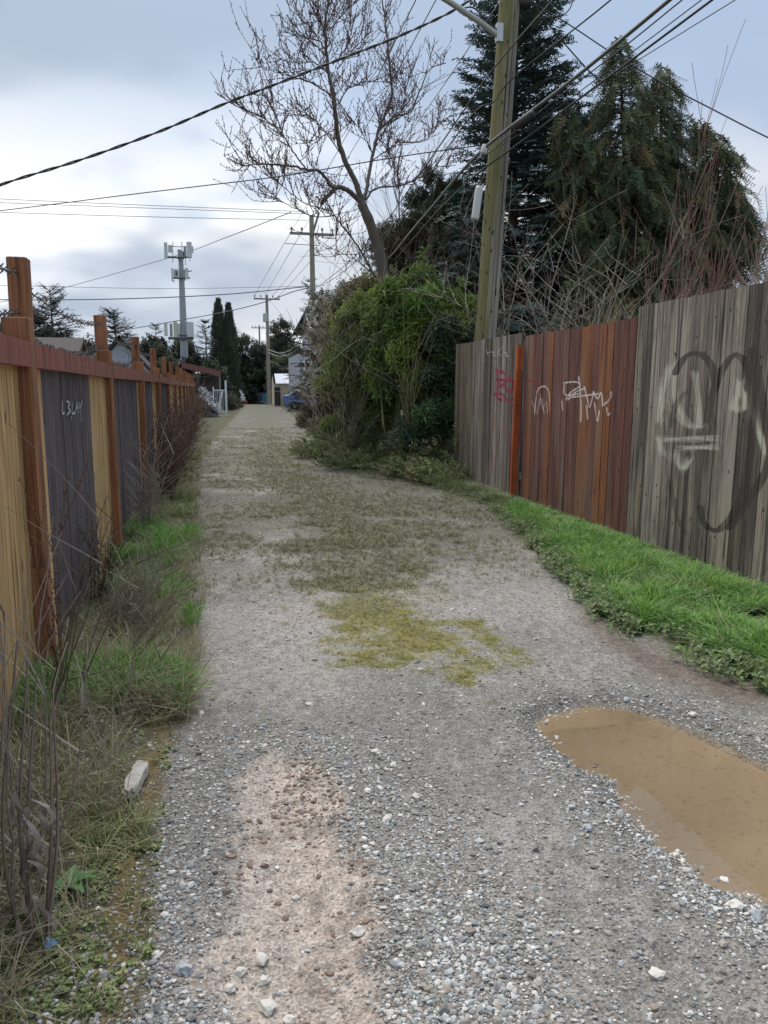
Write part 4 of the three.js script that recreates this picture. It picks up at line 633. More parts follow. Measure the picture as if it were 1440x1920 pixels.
// ------------------------------------------------------------------ conifers
const FROND = needleFrond(10, 0.44, 0.20, 5, 0.12), FAR_FROND = needleFrond(6, 0.6, 0.30, 9, 0.1), WEEP = needleFrond(9, 0.55, 0.14, 15, 0.25);
function spruce(label, x, z, H, Rad, col, o = {}) {
  const y0 = rise(-z) - 0.15, t = thing(o.name ?? 'spruce_tree', label, 'tree', o.group, V(x, y0, z)), step = o.step ?? 0.17, per = o.per ?? 8, frond = o.frond ?? FROND, fs = o.fs ?? 1, items = [], br = new MB();
  mesh('trunk', new MB().tube([V(0, 0, 0), V(0.03, H * 0.5, 0), V(0, H, 0)], [H * 0.018, H * 0.011, 0.012], 8), bark(0.13, 0.10, 0.08), t);
  for (let y = H * (o.bare ?? 0.06); y < H - 0.1; y += step) {
    const f = y / H, L0 = Rad * Math.pow(1 - f, o.pow ?? 0.8) * (0.82 + 0.36 * vnoise(y * 1.3, x * 7, 601)) + 0.12;
    for (let k = 0; k < per; k++) {
      const az = rr(0, 6.28), L = L0 * rr(0.6, 1.12), pitch = lerp(o.down ?? -0.18, 0.7, Math.pow(f, 1.6)) + gauss() * 0.1, d = V(Math.cos(az) * Math.cos(pitch), Math.sin(pitch), Math.sin(az) * Math.cos(pitch)), root = V(0, y, 0), pts = [0, 0.5, 1].map((s) => root.clone().addScaledVector(d, L * s).add(V(0, (o.lift ?? 0.10) * L * (s * s - s), 0)));
      br.tube(pts, [0.018 * fs, 0.011 * fs, 0.004], 3, false);
      const n = Math.max(2, Math.round(L / (0.19 * fs)));
      for (let i = 0; i < n; i++) {
        const s = (i + 0.7 + R() * 0.4) / n; if (s < 0.16) continue; const p = root.clone().addScaledVector(d, L * Math.min(1, s)).add(V(0, (o.lift ?? 0.1) * L * (s * s - s), 0));
        const side = (R() - 0.5) * 2.0, fd = d.clone().applyAxisAngle(V(0, 1, 0), side).add(V(0, rr(-0.45, 0.12) + (o.hang ?? 0), 0));
        items.push({ p, q: qAlong(fd, V(gauss() * 0.3, 1, gauss() * 0.3)), s: fs * rr(0.75, 1.25) * (0.75 + 0.35 * (1 - f)), c: tint(R() < (o.alt ?? 0.15) ? (o.altCol ?? col) : col, 0.3) });
      }
    }
  }
  mesh('branches', br, bark(0.10, 0.08, 0.065), t).userData.kind = 'stuff';
  scatter('crown', frond, dullLeaf, items, t); return t;
}
const X = (px, D, py = 500) => at(px, py, D).x, TOP = (px, py, D) => at(px, py, D).y - rise(D);
spruce('tall dark blue-green spruce directly behind the near utility pole', X(962, 19, 300), -19, TOP(960, -110, 19), 2.1, [0.095, 0.14, 0.125], { step: 0.13, per: 9, alt: 0.35, altCol: [0.15, 0.21, 0.20], pow: 0.42, fs: 1.25 });
spruce('lower blue-green spruce right of the tall spruce', X(1085, 21, 400), -21, TOP(1085, 215, 21), 2.8, [0.09, 0.13, 0.115], { step: 0.14, per: 9, pow: 0.55, fs: 1.35 });
// weeping cedar with several leaders
{
  const D = 17, base = V(X(1195, D, 500), rise(D) - 0.15, -D), t = thing('weeping_cedar', 'ragged olive weeping cedar with two drooping tops right of spruce', 'tree', null, base), items = [], br = new MB();
  const leaders = [[[1195, 620, 0], [1180, 420, 0], [1168, 250, 0], [1163, 75, 0]], [[1195, 600, 0], [1225, 420, 0.3], [1238, 280, 0.4], [1240, 128, 0.3]], [[1195, 600, 0], [1290, 430, -0.3], [1345, 330, -0.5], [1318, 232, -0.5]], [[1195, 600, 0], [1120, 430, 0.2], [1085, 300, 0.2], [1062, 210, 0.2]], [[1200, 610, 0], [1330, 500, -0.4], [1385, 420, -0.6], [1375, 365, -0.6]]];
  leaders.forEach((l, li) => {
    const pts = curve(l.map(([x, y, d]) => at(x, y, D + d).sub(base)), 40); if (!li) pts.unshift(V(0, 0, 0)); br.tube(pts, (s) => 0.09 * (1 - s) + 0.012, 6, false);
    for (let i = 4; i < pts.length; i++) {
      const f = i / (pts.length - 1), L0 = li < 1 ? 0.16 + 1.9 * Math.pow(1 - f, 0.8) : (li > 1 ? 0.16 : 0.22) + (li > 1 ? 1.05 : 1.5) * Math.pow(1 - f, 0.7);
      for (let k = 0; k < 8; k++) {
        const az = rr(0, 6.28), L = L0 * (R() < 0.2 ? rr(0.9, 1.45) : rr(0.45, 1.0)), rise0 = rr(0.1, 0.6), d = V(Math.cos(az), rise0, Math.sin(az)), p0 = pts[i].clone().add(V(0, rr(-0.12, 0.12), 0)), P = (s) => p0.clone().addScaledVector(d, L * s).add(V(0, -0.75 * L * s * s, 0));
        const col = R() < 0.14 ? [0.20, 0.15, 0.08] : R() < 0.55 ? [0.13, 0.155, 0.07] : R() < 0.5 ? [0.09, 0.13, 0.075] : [0.065, 0.09, 0.058];
        br.tube([P(0), P(0.35), P(0.7), P(1)], [0.016, 0.011, 0.007, 0.003], 3, false);
        const n = Math.max(3, Math.round(L / 0.085)); for (let j = 0; j < n; j++) { const s = 0.25 + 0.75 * (j + R()) / n; items.push({ p: P(s), q: qAlong(V(d.x * 0.5 + gauss() * 0.45, -0.8 + gauss() * 0.3, d.z * 0.5 + gauss() * 0.45), V(gauss(), gauss() * 0.5, gauss()).normalize()), s: rr(0.45, 1.15), c: tint(col, 0.3) }); }
      }
    }
  });
  mesh('trunk', br, bark(0.12, 0.085, 0.06), t); scatter('crown', WEEP, dullLeaf, items, t);
}
// yew-like evergreens left of the pole and other rounded crowns
const SMALL = sprayGeo(9, 0.10, 0.024, 0.9, 0.22, 21), OVAL = sprayGeo(8, 0.075, 0.042, 1.0, 0.16, 22), BAMBOO = sprayGeo(8, 0.17, 0.021, 0.95, 0.20, 23, 0.35), LANCE = sprayGeo(7, 0.20, 0.045, 1.0, 0.14, 24, 0.3), PETAL = sprayGeo(9, 0.028, 0.028, 1.1, 0.16, 25, 0), FARLEAF = sprayGeo(9, 0.36, 0.16, 1.0, 0.6, 26);
function bush(name, label, cat, base, lobes, n, geo, cols, o = {}) {          // lobes: [dx, dy, dz, rx, ry, rz] relative to base
  const t = thing(name, label, cat, o.group, base), items = [], br = new MB(), vol = lobes.map((l) => l[3] * l[4] * l[5]), tot = vol.reduce((a, b) => a + b, 0), m = o.material ?? leafMat;
  lobes.forEach((l, li) => {
    const c = V(l[0], l[1], l[2]), nn = Math.round(n * Math.pow(vol[li] / tot, 1)), clumps = [];
    for (let i = 0; i < Math.max(5, Math.round(nn / (o.perClump ?? 45))); i++) { const u = V(gauss(), gauss(), gauss()).normalize(), r = Math.pow(R(), 0.45); clumps.push({ p: c.clone().add(V(u.x * l[3] * r, u.y * l[4] * r, u.z * l[5] * r)), col: cols[Math.floor(R() * cols.length)], k: rr(0.8, 1.2) }); }
    for (const k of clumps) if (o.stems !== 0 && R() < (o.stems ?? 0.25)) { const foot = V(gauss() * 0.25 + l[0] * 0.4, 0, gauss() * 0.25 + l[2] * 0.4), mid = foot.clone().lerp(k.p, 0.55).add(V(gauss() * 0.08, 0.1, gauss() * 0.08)); br.tube([foot, mid, k.p], [0.016, 0.011, 0.005].map((v) => v * (o.stemR ?? 1)), 4, false); }
    const cs = (o.clumpSize ?? 0.3) * Math.cbrt(l[3] * l[4] * l[5]);
    for (let i = 0; i < nn; i++) { const k = clumps[i % clumps.length], p = k.p.clone().add(V(gauss() * cs, gauss() * cs, gauss() * cs)); if (p.y < 0.05) p.y = 0.05 + R() * 0.1; const out = p.clone().sub(c); out.normalize().add(V(gauss() * 0.6, (o.up ?? 0.4) + gauss() * 0.4, gauss() * 0.6)); items.push({ p, q: qAlong(out, V(gauss(), gauss(), gauss()).normalize()), s: (o.size ?? 1) * rr(0.7, 1.3), c: tint(k.col, 0.22).map((v) => v * k.k) }); }
  });
  if (br.p.length) { const s = mesh('stems', br, o.bark ?? bark(0.14, 0.115, 0.085), t); s.userData.kind = 'stuff'; }
  scatter(o.leafName ?? 'foliage', geo, m, items, t); return { t, items };
}
const foot = (px, D) => V(at(px, 700, D).x, rise(D), -D);
{
  const D = 22, b = foot(810, D), h = (py) => at(810, py, D).y - b.y;
  bush('yew_tree', 'dark shaggy olive evergreen left of the near pole', 'tree', b, [[0, h(470), 0, 1.3, 1.5, 1.2], [0.2, h(395), 0, 0.65, 0.9, 0.6], [-0.9, h(520), 0, 0.8, 1.0, 0.9], [0.9, h(440), 0, 0.7, 1.3, 0.8]], 5200, FROND, [[0.08, 0.09, 0.05], [0.10, 0.10, 0.055], [0.06, 0.07, 0.045]], { material: dullLeaf, size: 0.75, stems: 0.5, leafName: 'crown', up: 0.2 });
  const q = foot(1425, 14); bush('round_hedge', 'dark rounded hedge at the right picture edge above the fence', 'hedge', q, [[0.35, 2.35, 0, 1.0, 1.2, 1.0], [0.2, 1.2, 0, 1.1, 1.2, 1.0]], 2600, SMALL, [[0.03, 0.045, 0.018], [0.05, 0.06, 0.02]], { size: 0.9 });
  const e = foot(905, 24); bush('evergreen_thicket', 'dark evergreen thicket filling under the spruces', 'shrub', e, [[0, 2.4, 0, 1.3, 2.4, 1.0], [2.3, 2.8, 0.5, 1.5, 2.6, 1.0], [4.3, 3.0, 1.5, 1.6, 2.6, 1.0]], 7500, FROND, [[0.06, 0.08, 0.06], [0.08, 0.09, 0.055], [0.07, 0.065, 0.045]], { material: dullLeaf, size: 0.9, stems: 0.2 });
  const e2 = foot(1210, 12.6); bush('cypress_hedge', 'olive drooping hedge plants behind the red boards', 'hedge', e2, [[-1.0, 1.6, 0, 1.1, 1.1, 0.6], [0.6, 1.7, 0, 1.2, 1.25, 0.6], [2.0, 1.7, 0.2, 0.9, 1.1, 0.6]], 3000, WEEP, [[0.15, 0.165, 0.075], [0.10, 0.12, 0.065], [0.19, 0.17, 0.09]], { material: dullLeaf, size: 0.55, stems: 0.3, up: -0.1 });
}
// ------------------------------------------------------------------ shrubs along the right of the lane beyond the fence
{
  const D = 14.2, b = foot(785, D), h = (py) => at(785, py, D).y - b.y, g = bush('bamboo_clump', 'dense green bamboo clump beside the far fence end', 'bamboo', b, [[0.0, h(600), 0, 0.7, 0.55, 0.6], [0.1, h(660), 0.1, 0.9, 0.65, 0.7], [-0.35, h(590), 0.2, 0.45, 0.5, 0.5], [0.65, h(605), 0, 0.4, 0.5, 0.5], [-0.1, h(730), 0.1, 0.9, 0.6, 0.6]], 4200, BAMBOO, [[0.26, 0.36, 0.07], [0.16, 0.27, 0.06], [0.32, 0.40, 0.10], [0.12, 0.21, 0.06]], { stems: 0, clumpSize: 0.25, perClump: 48, up: 0.15, size: 1.15 });
  for (let i = 0; i < 22; i++) { const x = gauss() * 0.55, z = gauss() * 0.4, H = rr(1.9, 3.9); mesh('culm', new MB().tube([V(x, 0, z), V(x + gauss() * 0.06, H * 0.5, z), V(x + gauss() * 0.2, H, z + gauss() * 0.1)], [0.013, 0.011, 0.004], 5, false), i % 3 ? mat(0.22, 0.22, 0.09) : mat(0.26, 0.17, 0.08), g.t); }
  { const out = []; for (let i = 0; i < 30; i++) { const x = gauss() * 0.75 + 0.05, z = gauss() * 0.4, H = rr(2.5, 4.05) - Math.abs(x) * 0.5, lean = V(gauss() * 0.22, 0, gauss() * 0.15), P = (s) => V(x + lean.x * s * s * 1.6, H * s - 0.12 * s * s, z + lean.z * s * s); mesh('cane', new MB().tube([P(0.3), P(0.65), P(1)], [0.009, 0.007, 0.003], 4, false), mat(0.24, 0.25, 0.10), g.t); for (let k = 0; k < 20; k++) { const s = rr(0.6, 1); out.push({ p: P(s), q: qAlong(V(gauss(), rr(-0.2, 0.9), gauss()), V(gauss(), gauss(), gauss()).normalize()), s: rr(0.7, 1.25), c: tint(R() < 0.5 ? [0.24, 0.34, 0.08] : [0.17, 0.27, 0.06], 0.25) }); } } scatter('cane_leaves', BAMBOO, leafMat, out, g.t); }
  const l = foot(845, 13.3), lh = (py) => at(845, py, 13.3).y - l.y; bush('laurel_shrub', 'dark glossy laurel-like shrub squeezed against the far fence end', 'shrub', l, [[0.05, lh(640), 0, 0.42, 0.42, 0.4], [-0.05, lh(740), 0, 0.5, 0.55, 0.45], [-0.4, lh(800), 0.2, 0.5, 0.4, 0.4]], 1700, LANCE, [[0.06, 0.12, 0.045], [0.09, 0.17, 0.05], [0.05, 0.09, 0.04]], { size: 0.8, up: -0.1 });
  const y = foot(690, 15.6), yh = (py) => at(690, py, 15.6).y - y.y; bush('yellow_green_shrub', 'bushy yellow-green shrub leaning over the lane left of bamboo', 'shrub', y, [[-0.15, yh(620), 0.3, 0.5, 0.5, 0.6], [-0.3, yh(690), 0, 0.6, 0.5, 0.6], [0.1, yh(750), 0.1, 0.65, 0.5, 0.6], [-0.45, yh(805), 0, 0.5, 0.3, 0.5]], 3400, BAMBOO, [[0.28, 0.35, 0.08], [0.21, 0.29, 0.07], [0.17, 0.23, 0.07], [0.33, 0.37, 0.11]], { size: 0.95, clumpSize: 0.25, perClump: 48, up: 0.3, stems: 0.8 });
  const iv = foot(680, 18), ih = (py) => at(680, py, 18).y - iv.y; bush('ivy_thicket', 'olive ivy thicket wrapped round the bare tree trunk', 'shrub', iv, [[0.2, ih(570), 0, 0.6, 0.65, 0.6], [-0.35, ih(620), 0, 0.5, 0.7, 0.6], [-0.35, ih(700), 0, 0.6, 0.8, 0.6], [0.9, ih(590), 0, 0.8, 0.9, 0.6]], 6000, OVAL, [[0.16, 0.18, 0.06], [0.22, 0.22, 0.07], [0.11, 0.13, 0.05], [0.21, 0.17, 0.09]], { size: 1.0, clumpSize: 0.3 });
  const w = foot(606, 20.5), wh = (py) => at(606, py, 20.5).y - w.y, bl = bush('blossom_shrub', 'grey-brown shrub speckled with white blossom at the lane bend', 'shrub', w, [[0.35, wh(585), 0, 0.5, 0.6, 0.5], [0.05, wh(640), 0, 0.5, 0.65, 0.5], [0.0, wh(720), 0, 0.55, 0.65, 0.5], [0.05, wh(790), 0, 0.6, 0.5, 0.5]], 3600, OVAL, [[0.19, 0.18, 0.11], [0.25, 0.23, 0.15], [0.13, 0.13, 0.08]], { size: 0.8, stems: 0.8, material: dullLeaf });
  const petals = bl.items.filter((_, i) => i % 3 === 0).map((t) => ({ p: t.p.clone().add(V(-0.05, 0.05, 0.05)), q: qRand(), s: rr(1.2, 2.3), c: tint([0.70, 0.68, 0.66], 0.1) })).filter((t) => t.p.y > 1.2 && R() < 0.8); scatter('blossom', PETAL, dullLeaf, petals, bl.t);
  // brambles and low growth along the foot
  for (const [px, D, label] of [[600, 17, 'low bramble tangle under the blossom shrub'], [680, 14.4, 'low bramble tangle in front of yellow-green shrub'], [770, 13.0, 'low bramble tangle at the foot of bamboo'], [845, 11.9, 'low weeds at the foot of far grey boards']]) bush('bramble', label, 'bramble', foot(px, D), [[0, 0.10, 0, 0.85, 0.12, 0.7], [0.3, 0.4, -0.5, 0.6, 0.35, 0.4], [-0.3, 0.12, 0.2, 0.5, 0.14, 0.5]], 1100, OVAL, [[0.22, 0.27, 0.10], [0.18, 0.24, 0.07], [0.25, 0.23, 0.12], [0.13, 0.18, 0.06]], { size: 0.7, clumpSize: 0.45, perClump: 22, stems: 0.6, stemR: 0.5, group: 'brambles along the right lane edge' });
}
// ------------------------------------------------------------------ bare trees and twiggy shrubs
function twigs(mb, buds, p0, dir, len, r, depth, o) {
  const n = 4 + depth, pts = [p0.clone()], d = dir.clone().normalize(); let p = p0.clone();
  for (let i = 0; i < n; i++) { d.add(V(gauss() * o.wob, gauss() * o.wob + o.up, gauss() * o.wob)).normalize(); p = p.clone().addScaledVector(d, len / n); pts.push(p); }
  mb.tube(pts, (s) => Math.max(o.rmin, r * (1 - 0.75 * s)), 3, false);
  if (buds) for (let i = 1; i < pts.length; i++) { const c = o.buds; for (let k = 0; k < c; k++) { const q = pts[i].clone().lerp(pts[i - 1], R()); buds.blob(q.add(V(gauss() * 0.014, 0.006, gauss() * 0.014)), rr(0.006, 0.011) * (o.bs ?? 1), rr(0.011, 0.019) * (o.bs ?? 1)); } }
  if (depth > 0) { const m = Math.round(o.kids * rr(0.7, 1.3)); for (let i = 0; i < m; i++) { const j = 1 + Math.floor(R() * (pts.length - 1)), side = V(gauss(), gauss() * 0.6 + o.kidUp, gauss()).normalize(); twigs(mb, buds, pts[j], d.clone().multiplyScalar(0.55).add(side), len * rr(0.35, 0.7), r * 0.6, depth - 1, o); } }
}
{
  const D = 16.5, base = V(at(745, 720, D).x, rise(D) - 0.1, -D), t = thing('bare_tree', 'crooked leafless fruit tree with budded twigs rising above the ivy', 'tree', null, base);
  const L = (px, py, dz) => at(px, py, D + dz).sub(base), barkM = bark(0.155, 0.13, 0.112), twM = bark(0.12, 0.085, 0.08), tw = new MB(), bd = new MB();
  const trunk = [L(745, 740, 0), L(728, 580, 0), L(713, 483, 0), L(695, 422, 0), L(677, 380, 0)]; trunk[0].y = 0;
  mesh('trunk', new MB().tube(curve(trunk, 30), (s) => lerp(0.14, 0.095, s) * (1 + 0.06 * Math.sin(s * 40)), 10), barkM, t);
  const limbs = [
    [0.095, 0.02, [[678, 380, 0], [670, 351, 0], [646, 299, -0.2], [634, 260, -0.3], [629, 214, -0.4], [623, 174, -0.4], [615, 128, -0.4], [610, 76, -0.4], [609, 46, -0.4], [615, 6, -0.4], [620, -45, -0.4]]],
    [0.07, 0.018, [[680, 378, 0], [686, 360, 0.1], [696, 305, 0.3], [707, 254, 0.4], [722, 214, 0.5], [735, 180, 0.5], [732, 137, 0.5], [727, 82, 0.4], [721, 30, 0.4], [710, -40, 0.4]]],
    [0.04, 0.012, [[709, 246, 0.4], [741, 218, 0.6], [768, 211, 0.8], [787, 171, 0.8], [805, 131, 0.9], [835, 118, 1.0]]],
    [0.08, 0.05, [[678, 382, 0], [661, 364, -0.1], [640, 352, -0.3], [631, 352, -0.4], [615, 367, -0.5], [603, 383, -0.5]]],
    [0.055, 0.012, [[636, 352, -0.35], [622, 350, -0.5], [606, 327, -0.7], [594, 319, -0.8], [576, 319, -0.8], [551, 312, -0.9], [512, 309, -1.1], [475, 308, -1.2], [460, 311, -1.2], [426, 297, -1.2]]],
    [0.035, 0.012, [[686, 375, 0], [704, 354, 0.3], [750, 348, 0.6], [787, 333, 0.8], [817, 315, 1.0], [854, 310, 1.2]]],
    [0.035, 0.02, [[704, 520, 0.2], [695, 504, 0.2], [674, 467, 0], [646, 428, -0.2], [628, 406, -0.3], [617, 385, -0.4]]],
    [0.025, 0.014, [[748, 420, 0.6], [748, 370, 0.6], [747, 336, 0.6], [738, 305, 0.6], [713, 262, 0.5]]],
    [0.022, 0.008, [[573, 318, -0.8], [550, 285, -0.9], [530, 254, -1], [500, 225, -1], [470, 210, -1.1], [438, 197, -1.1]]],
    [0.016, 0.007, [[535, 262, -1], [527, 241, -1], [509, 199, -1], [478, 162, -1]]],
    [0.022, 0.007, [[620, 178, -0.4], [585, 156, -0.6], [548, 144, -0.8], [512, 134, -0.9], [484, 125, -1]]],
    [0.02, 0.007, [[615, 138, -0.4], [591, 118, -0.5], [557, 118, -0.7], [512, 108, -0.9]]],
    [0.022, 0.007, [[610, 104, -0.4], [585, 79, -0.3], [554, 61, -0.2], [524, 46, 0]]],
    [0.02, 0.007, [[609, 92, -0.4], [591, 64, -0.5], [567, 31, -0.6], [540, -6, -0.6]]],
    [0.018, 0.007, [[609, 55, -0.4], [594, 31, -0.6], [577, -8, -0.7]]],
    [0.02, 0.007, [[617, 57, -0.4], [646, 24, -0.2], [680, -5, 0]]],
    [0.02, 0.007, [[624, 121, -0.4], [646, 95, -0.5], [657, 67, -0.6], [658, 22, -0.6]]],
    [0.018, 0.007, [[632, 130, -0.4], [664, 92, -0.2], [698, 58, 0]]],
    [0.02, 0.008, [[634, 195, -0.4], [648, 172, -0.3], [661, 162, -0.2], [695, 153, 0], [741, 156, 0.3]]],
    [0.016, 0.007, [[629, 241, -0.4], [600, 258, -0.6], [573, 270, -0.7]]],
    [0.018, 0.007, [[700, 290, 0.3], [672, 240, 0.2], [650, 215, 0.1]]],
    [0.018, 0.007, [[650, 305, -0.2], [600, 235, -0.4], [566, 210, -0.5], [530, 210, -0.6]]],
    [0.018, 0.007, [[712, 255, 0.4], [760, 190, 0.7], [752, 120, 0.8]]],
    [0.018, 0.007, [[700, 300, 0.3], [750, 270, 0.8], [800, 262, 1.2], [830, 215, 1.3]]],
    [0.018, 0.007, [[620, 395, -0.4], [570, 380, -0.8], [520, 342, -1], [495, 325, -1]]],
    [0.016, 0.007, [[622, 405, -0.3], [585, 405, -0.6], [530, 378, -0.9], [515, 368, -1]]],
    [0.016, 0.007, [[635, 415, -0.3], [630, 455, -0.3], [650, 500, 0]]],
  ];
  const o = { wob: 0.13, up: 0.05, kids: 3.2, kidUp: 0.55, rmin: 0.0042, buds: 2 };
  limbs.forEach(([r0, r1, pts], li) => {
    const c = curve(pts.map(([x, y, d]) => L(x, y, d)), pts.length * 5); for (let i = 1; i + 1 < c.length; i++) c[i].add(V(gauss() * 0.012, gauss() * 0.012, gauss() * 0.012));
    mesh('limb', new MB().tube(c, (s) => lerp(r0, r1, Math.pow(s, 0.8)) * 0.72, 6), barkM, t);
    const len = c.reduce((a, p, i) => i ? a + p.distanceTo(c[i - 1]) : 0, 0), n = Math.round(len * (r0 > 0.03 ? 9 : 12));
    for (let i = 0; i < n; i++) { const k = Math.floor(lerp(c.length * (r0 > 0.05 ? 0.28 : 0.1), c.length - 1, R())), q = c[k], d = c[Math.min(k + 1, c.length - 1)].clone().sub(c[Math.max(0, k - 1)]).normalize(); twigs(tw, bd, q, d.multiplyScalar(0.55).add(V(gauss(), gauss() * 0.7 + 0.22, gauss())), rr(0.3, 0.9), 0.0085, 1, o); }
  });
  mesh('twigs', tw, twM, t).userData.kind = 'stuff'; mesh('buds', bd, bark(0.17, 0.10, 0.105), t).userData.kind = 'stuff';
}
function bareShrub(label, px, D, n, hgt, spread, col, o, group) {
  const b = foot(px, D), t = thing('bare_shrub', label, 'shrub', group, b), m = new MB();
  for (let i = 0; i < n; i++) { const a = rr(0, 6.28), H = hgt * rr(0.55, 1.1); twigs(m, null, V(Math.cos(a) * 0.15 * spread, 0, Math.sin(a) * 0.15 * spread), V(Math.cos(a) * spread * R(), 1, Math.sin(a) * spread * R() * 0.6), H, o.r ?? 0.014, o.depth ?? 2, { wob: 0.13, up: 0.05, kids: 5, kidUp: 0.35, rmin: 0.0032, buds: 0, ...o }); }
  mesh('stems', m, bark(...col), t); return t;
}
bareShrub('grey twiggy shrub behind the red boards near the pole', 990, 13.2, 12, 3.3, 0.7, [0.33, 0.29, 0.245], { wob: 0.2, up: 0.0 }, 'bare shrubs behind the right fence');
bareShrub('grey arching shrub behind the middle of red boards', 1085, 12.4, 12, 3.1, 0.75, [0.34, 0.30, 0.25], { wob: 0.2, up: -0.01 }, 'bare shrubs behind the right fence');
bareShrub('tangled pale shrub behind the joint of red and grey boards', 1170, 11.0, 9, 2.6, 0.7, [0.36, 0.31, 0.25], { wob: 0.2, up: 0.0 }, 'bare shrubs behind the right fence');
bareShrub('reddish upright shrub above the near grey boards', 1260, 9.6, 4, 2.8, 0.25, [0.26, 0.145, 0.13], { wob: 0.05, up: 0.05, kids: 7, kidUp: 1.1 }, 'bare shrubs behind the right fence');
bareShrub('tall red-stemmed shrub reaching highest above grey boards', 1335, 9.0, 4, 3.1, 0.25, [0.28, 0.16, 0.145], { wob: 0.05, up: 0.05, kids: 7, kidUp: 1.1 }, 'bare shrubs behind the right fence');
bareShrub('brown upright shrub at the right picture edge', 1430, 8.4, 4, 2.9, 0.25, [0.32, 0.24, 0.20], { wob: 0.05, up: 0.05, kids: 7, kidUp: 1.1 }, 'bare shrubs behind the right fence');
bareShrub('dark leafless thicket between bamboo and the near pole', 845, 16.5, 14, 3.6, 0.6, [0.13, 0.085, 0.075], { wob: 0.15, up: 0.02, kids: 6 }, 'bare shrubs behind the right fence');
bareShrub('grey bare twigs poking out of the yellow-green shrub', 640, 15.0, 12, 2.9, 0.45, [0.25, 0.215, 0.17], { wob: 0.15, up: 0.02, kids: 5, r: 0.01 });
bareShrub('slender pale sapling standing in front of the bamboo', 772, 12.9, 2, 2.3, 0.05, [0.20, 0.155, 0.10], { wob: 0.04, up: 0.05, kids: 9, kidUp: 1.3, r: 0.013, depth: 1 });
{ // dead snag
  const b = foot(800, 17.5), t = thing('dead_snag', 'thin dark dead trunk sticking out of the shrubs', 'tree', null, b), L = (px, py) => at(px, py, 17.5).sub(b); mesh('trunk', new MB().tube([V(0, 0, 0), L(801, 540), L(803, 480), L(808, 445), L(812, 420)], [0.08, 0.065, 0.06, 0.06, 0.04], 8), bark(0.06, 0.05, 0.045), t); mesh('limb', new MB().tube([L(808, 445), L(798, 425), L(770, 408)], [0.04, 0.025, 0.012], 5), bark(0.06, 0.05, 0.045), t);
}
// ------------------------------------------------------------------ trees far off
const farO = { frond: FAR_FROND, step: 0.5, per: 6, fs: 1.5, group: 'trees in the distance' };
for (const [px, topPy, label, w] of [[413, 560, 'taller left one of the twin dark columnar cypresses', 1.15], [432, 569, 'right one of the twin dark columnar cypresses', 1.1]]) {
  const b = foot(px, 82), h = at(px, topPy, 82).y - b.y, t = thing('cypress_tree', label, 'tree', 'trees in the distance', b), items = [];
  mesh('trunk', new MB().tube([V(0, 0, 0), V(0, h * 0.9, 0)], [0.22, 0.03], 6), bark(0.1, 0.08, 0.06), t);
  for (let i = 0; i < 2600; i++) { const f = R(), az0 = 0, r = w * 1.35 * Math.pow(1 - f, 0.62) * (0.55 + 0.75 * fbm(f * 11, px + R() * 0.6, 3, 801)) * (0.55 + 0.45 * Math.sqrt(R())), az = rr(0, 6.28); items.push({ p: V(Math.cos(az) * r, f * (h - 0.3), Math.sin(az) * r), q: qAlong(V(Math.cos(az) * 0.45 + gauss() * 0.2, 1, Math.sin(az) * 0.45 + gauss() * 0.2), V(Math.cos(az), 0, Math.sin(az))), s: rr(0.5, 1.0), c: tint([0.05, 0.07, 0.045], 0.4) }); }
  scatter('crown', FAR_FROND, dullLeaf, items, t);
}
spruce('dark spruce just left of the twin cypresses', X(386, 80, 650), -80, TOP(386, 600, 80), 2.8, [0.025, 0.037, 0.026], { ...farO, pow: 0.9 });
spruce('thin ragged conifer above the garage roof at far left', X(97, 52, 600), -52, TOP(97, 530, 52), 2.2, [0.07, 0.08, 0.06], { ...farO, per: 7, step: 0.3, fs: 1.1, bare: 0.12, pow: 0.6 });
spruce('short spreading conifer behind the lavender gable', X(215, 60, 600), -60, TOP(212, 578, 60), 2.6, [0.04, 0.052, 0.04], { ...farO, per: 8, step: 0.32, pow: 0.6 });
spruce('tiny conifer top left of the cell tower', X(293, 110, 650), -110, TOP(293, 605, 110), 2.6, [0.04, 0.045, 0.035], farO);
spruce('dark conifer behind the crossarm pole', X(584, 52, 600), -52, TOP(584, 520, 52), 1.5, [0.022, 0.03, 0.022], { ...farO, per: 6, fs: 1.1, step: 0.4 });
spruce('small dark conifer just right of the transformer pole', X(508, 128, 650), -128, TOP(508, 608, 128), 2.4, [0.022, 0.028, 0.024], { ...farO, per: 4 });
const farBush = (label, px, D, topPy, rx, cols, n, cat = 'tree', geo = FARLEAF, name = 'broad_tree') => { const b = foot(px, D), h = at(px, topPy, D).y - b.y; return bush(name, label, cat, b, [[0, h * 0.68, 0, rx * 0.7, h * 0.33, rx * 0.6], [-rx * 0.5, h * 0.42, 0, rx * 0.65, h * 0.4, rx * 0.6], [rx * 0.5, h * 0.45, 0, rx * 0.65, h * 0.42, rx * 0.6], [0, h * 0.25, 0.3, rx, h * 0.28, rx * 0.6]], n, geo, cols, { size: 1, stems: 0.3, stemR: 4, group: 'trees in the distance', clumpSize: 0.28, leafName: 'crown' }); };
const evg = [[0.05, 0.07, 0.033], [0.075, 0.10, 0.036], [0.036, 0.05, 0.03]];
farBush('dark rounded evergreen left of the cell tower base', 318, 88, 622, 3.4, evg, 2200);
farBush('broad dark evergreen closing the lane end', 470, 96, 640, 3.6, evg, 3400);
farBush('tall yellow-green conifer-like tree right of the transformer pole', 532, 100, 608, 3.2, [[0.05, 0.065, 0.02], [0.07, 0.085, 0.025], [0.03, 0.045, 0.02]], 3200);
farBush('dark evergreen behind the cream shed', 556, 92, 655, 3.6, evg, 2600);
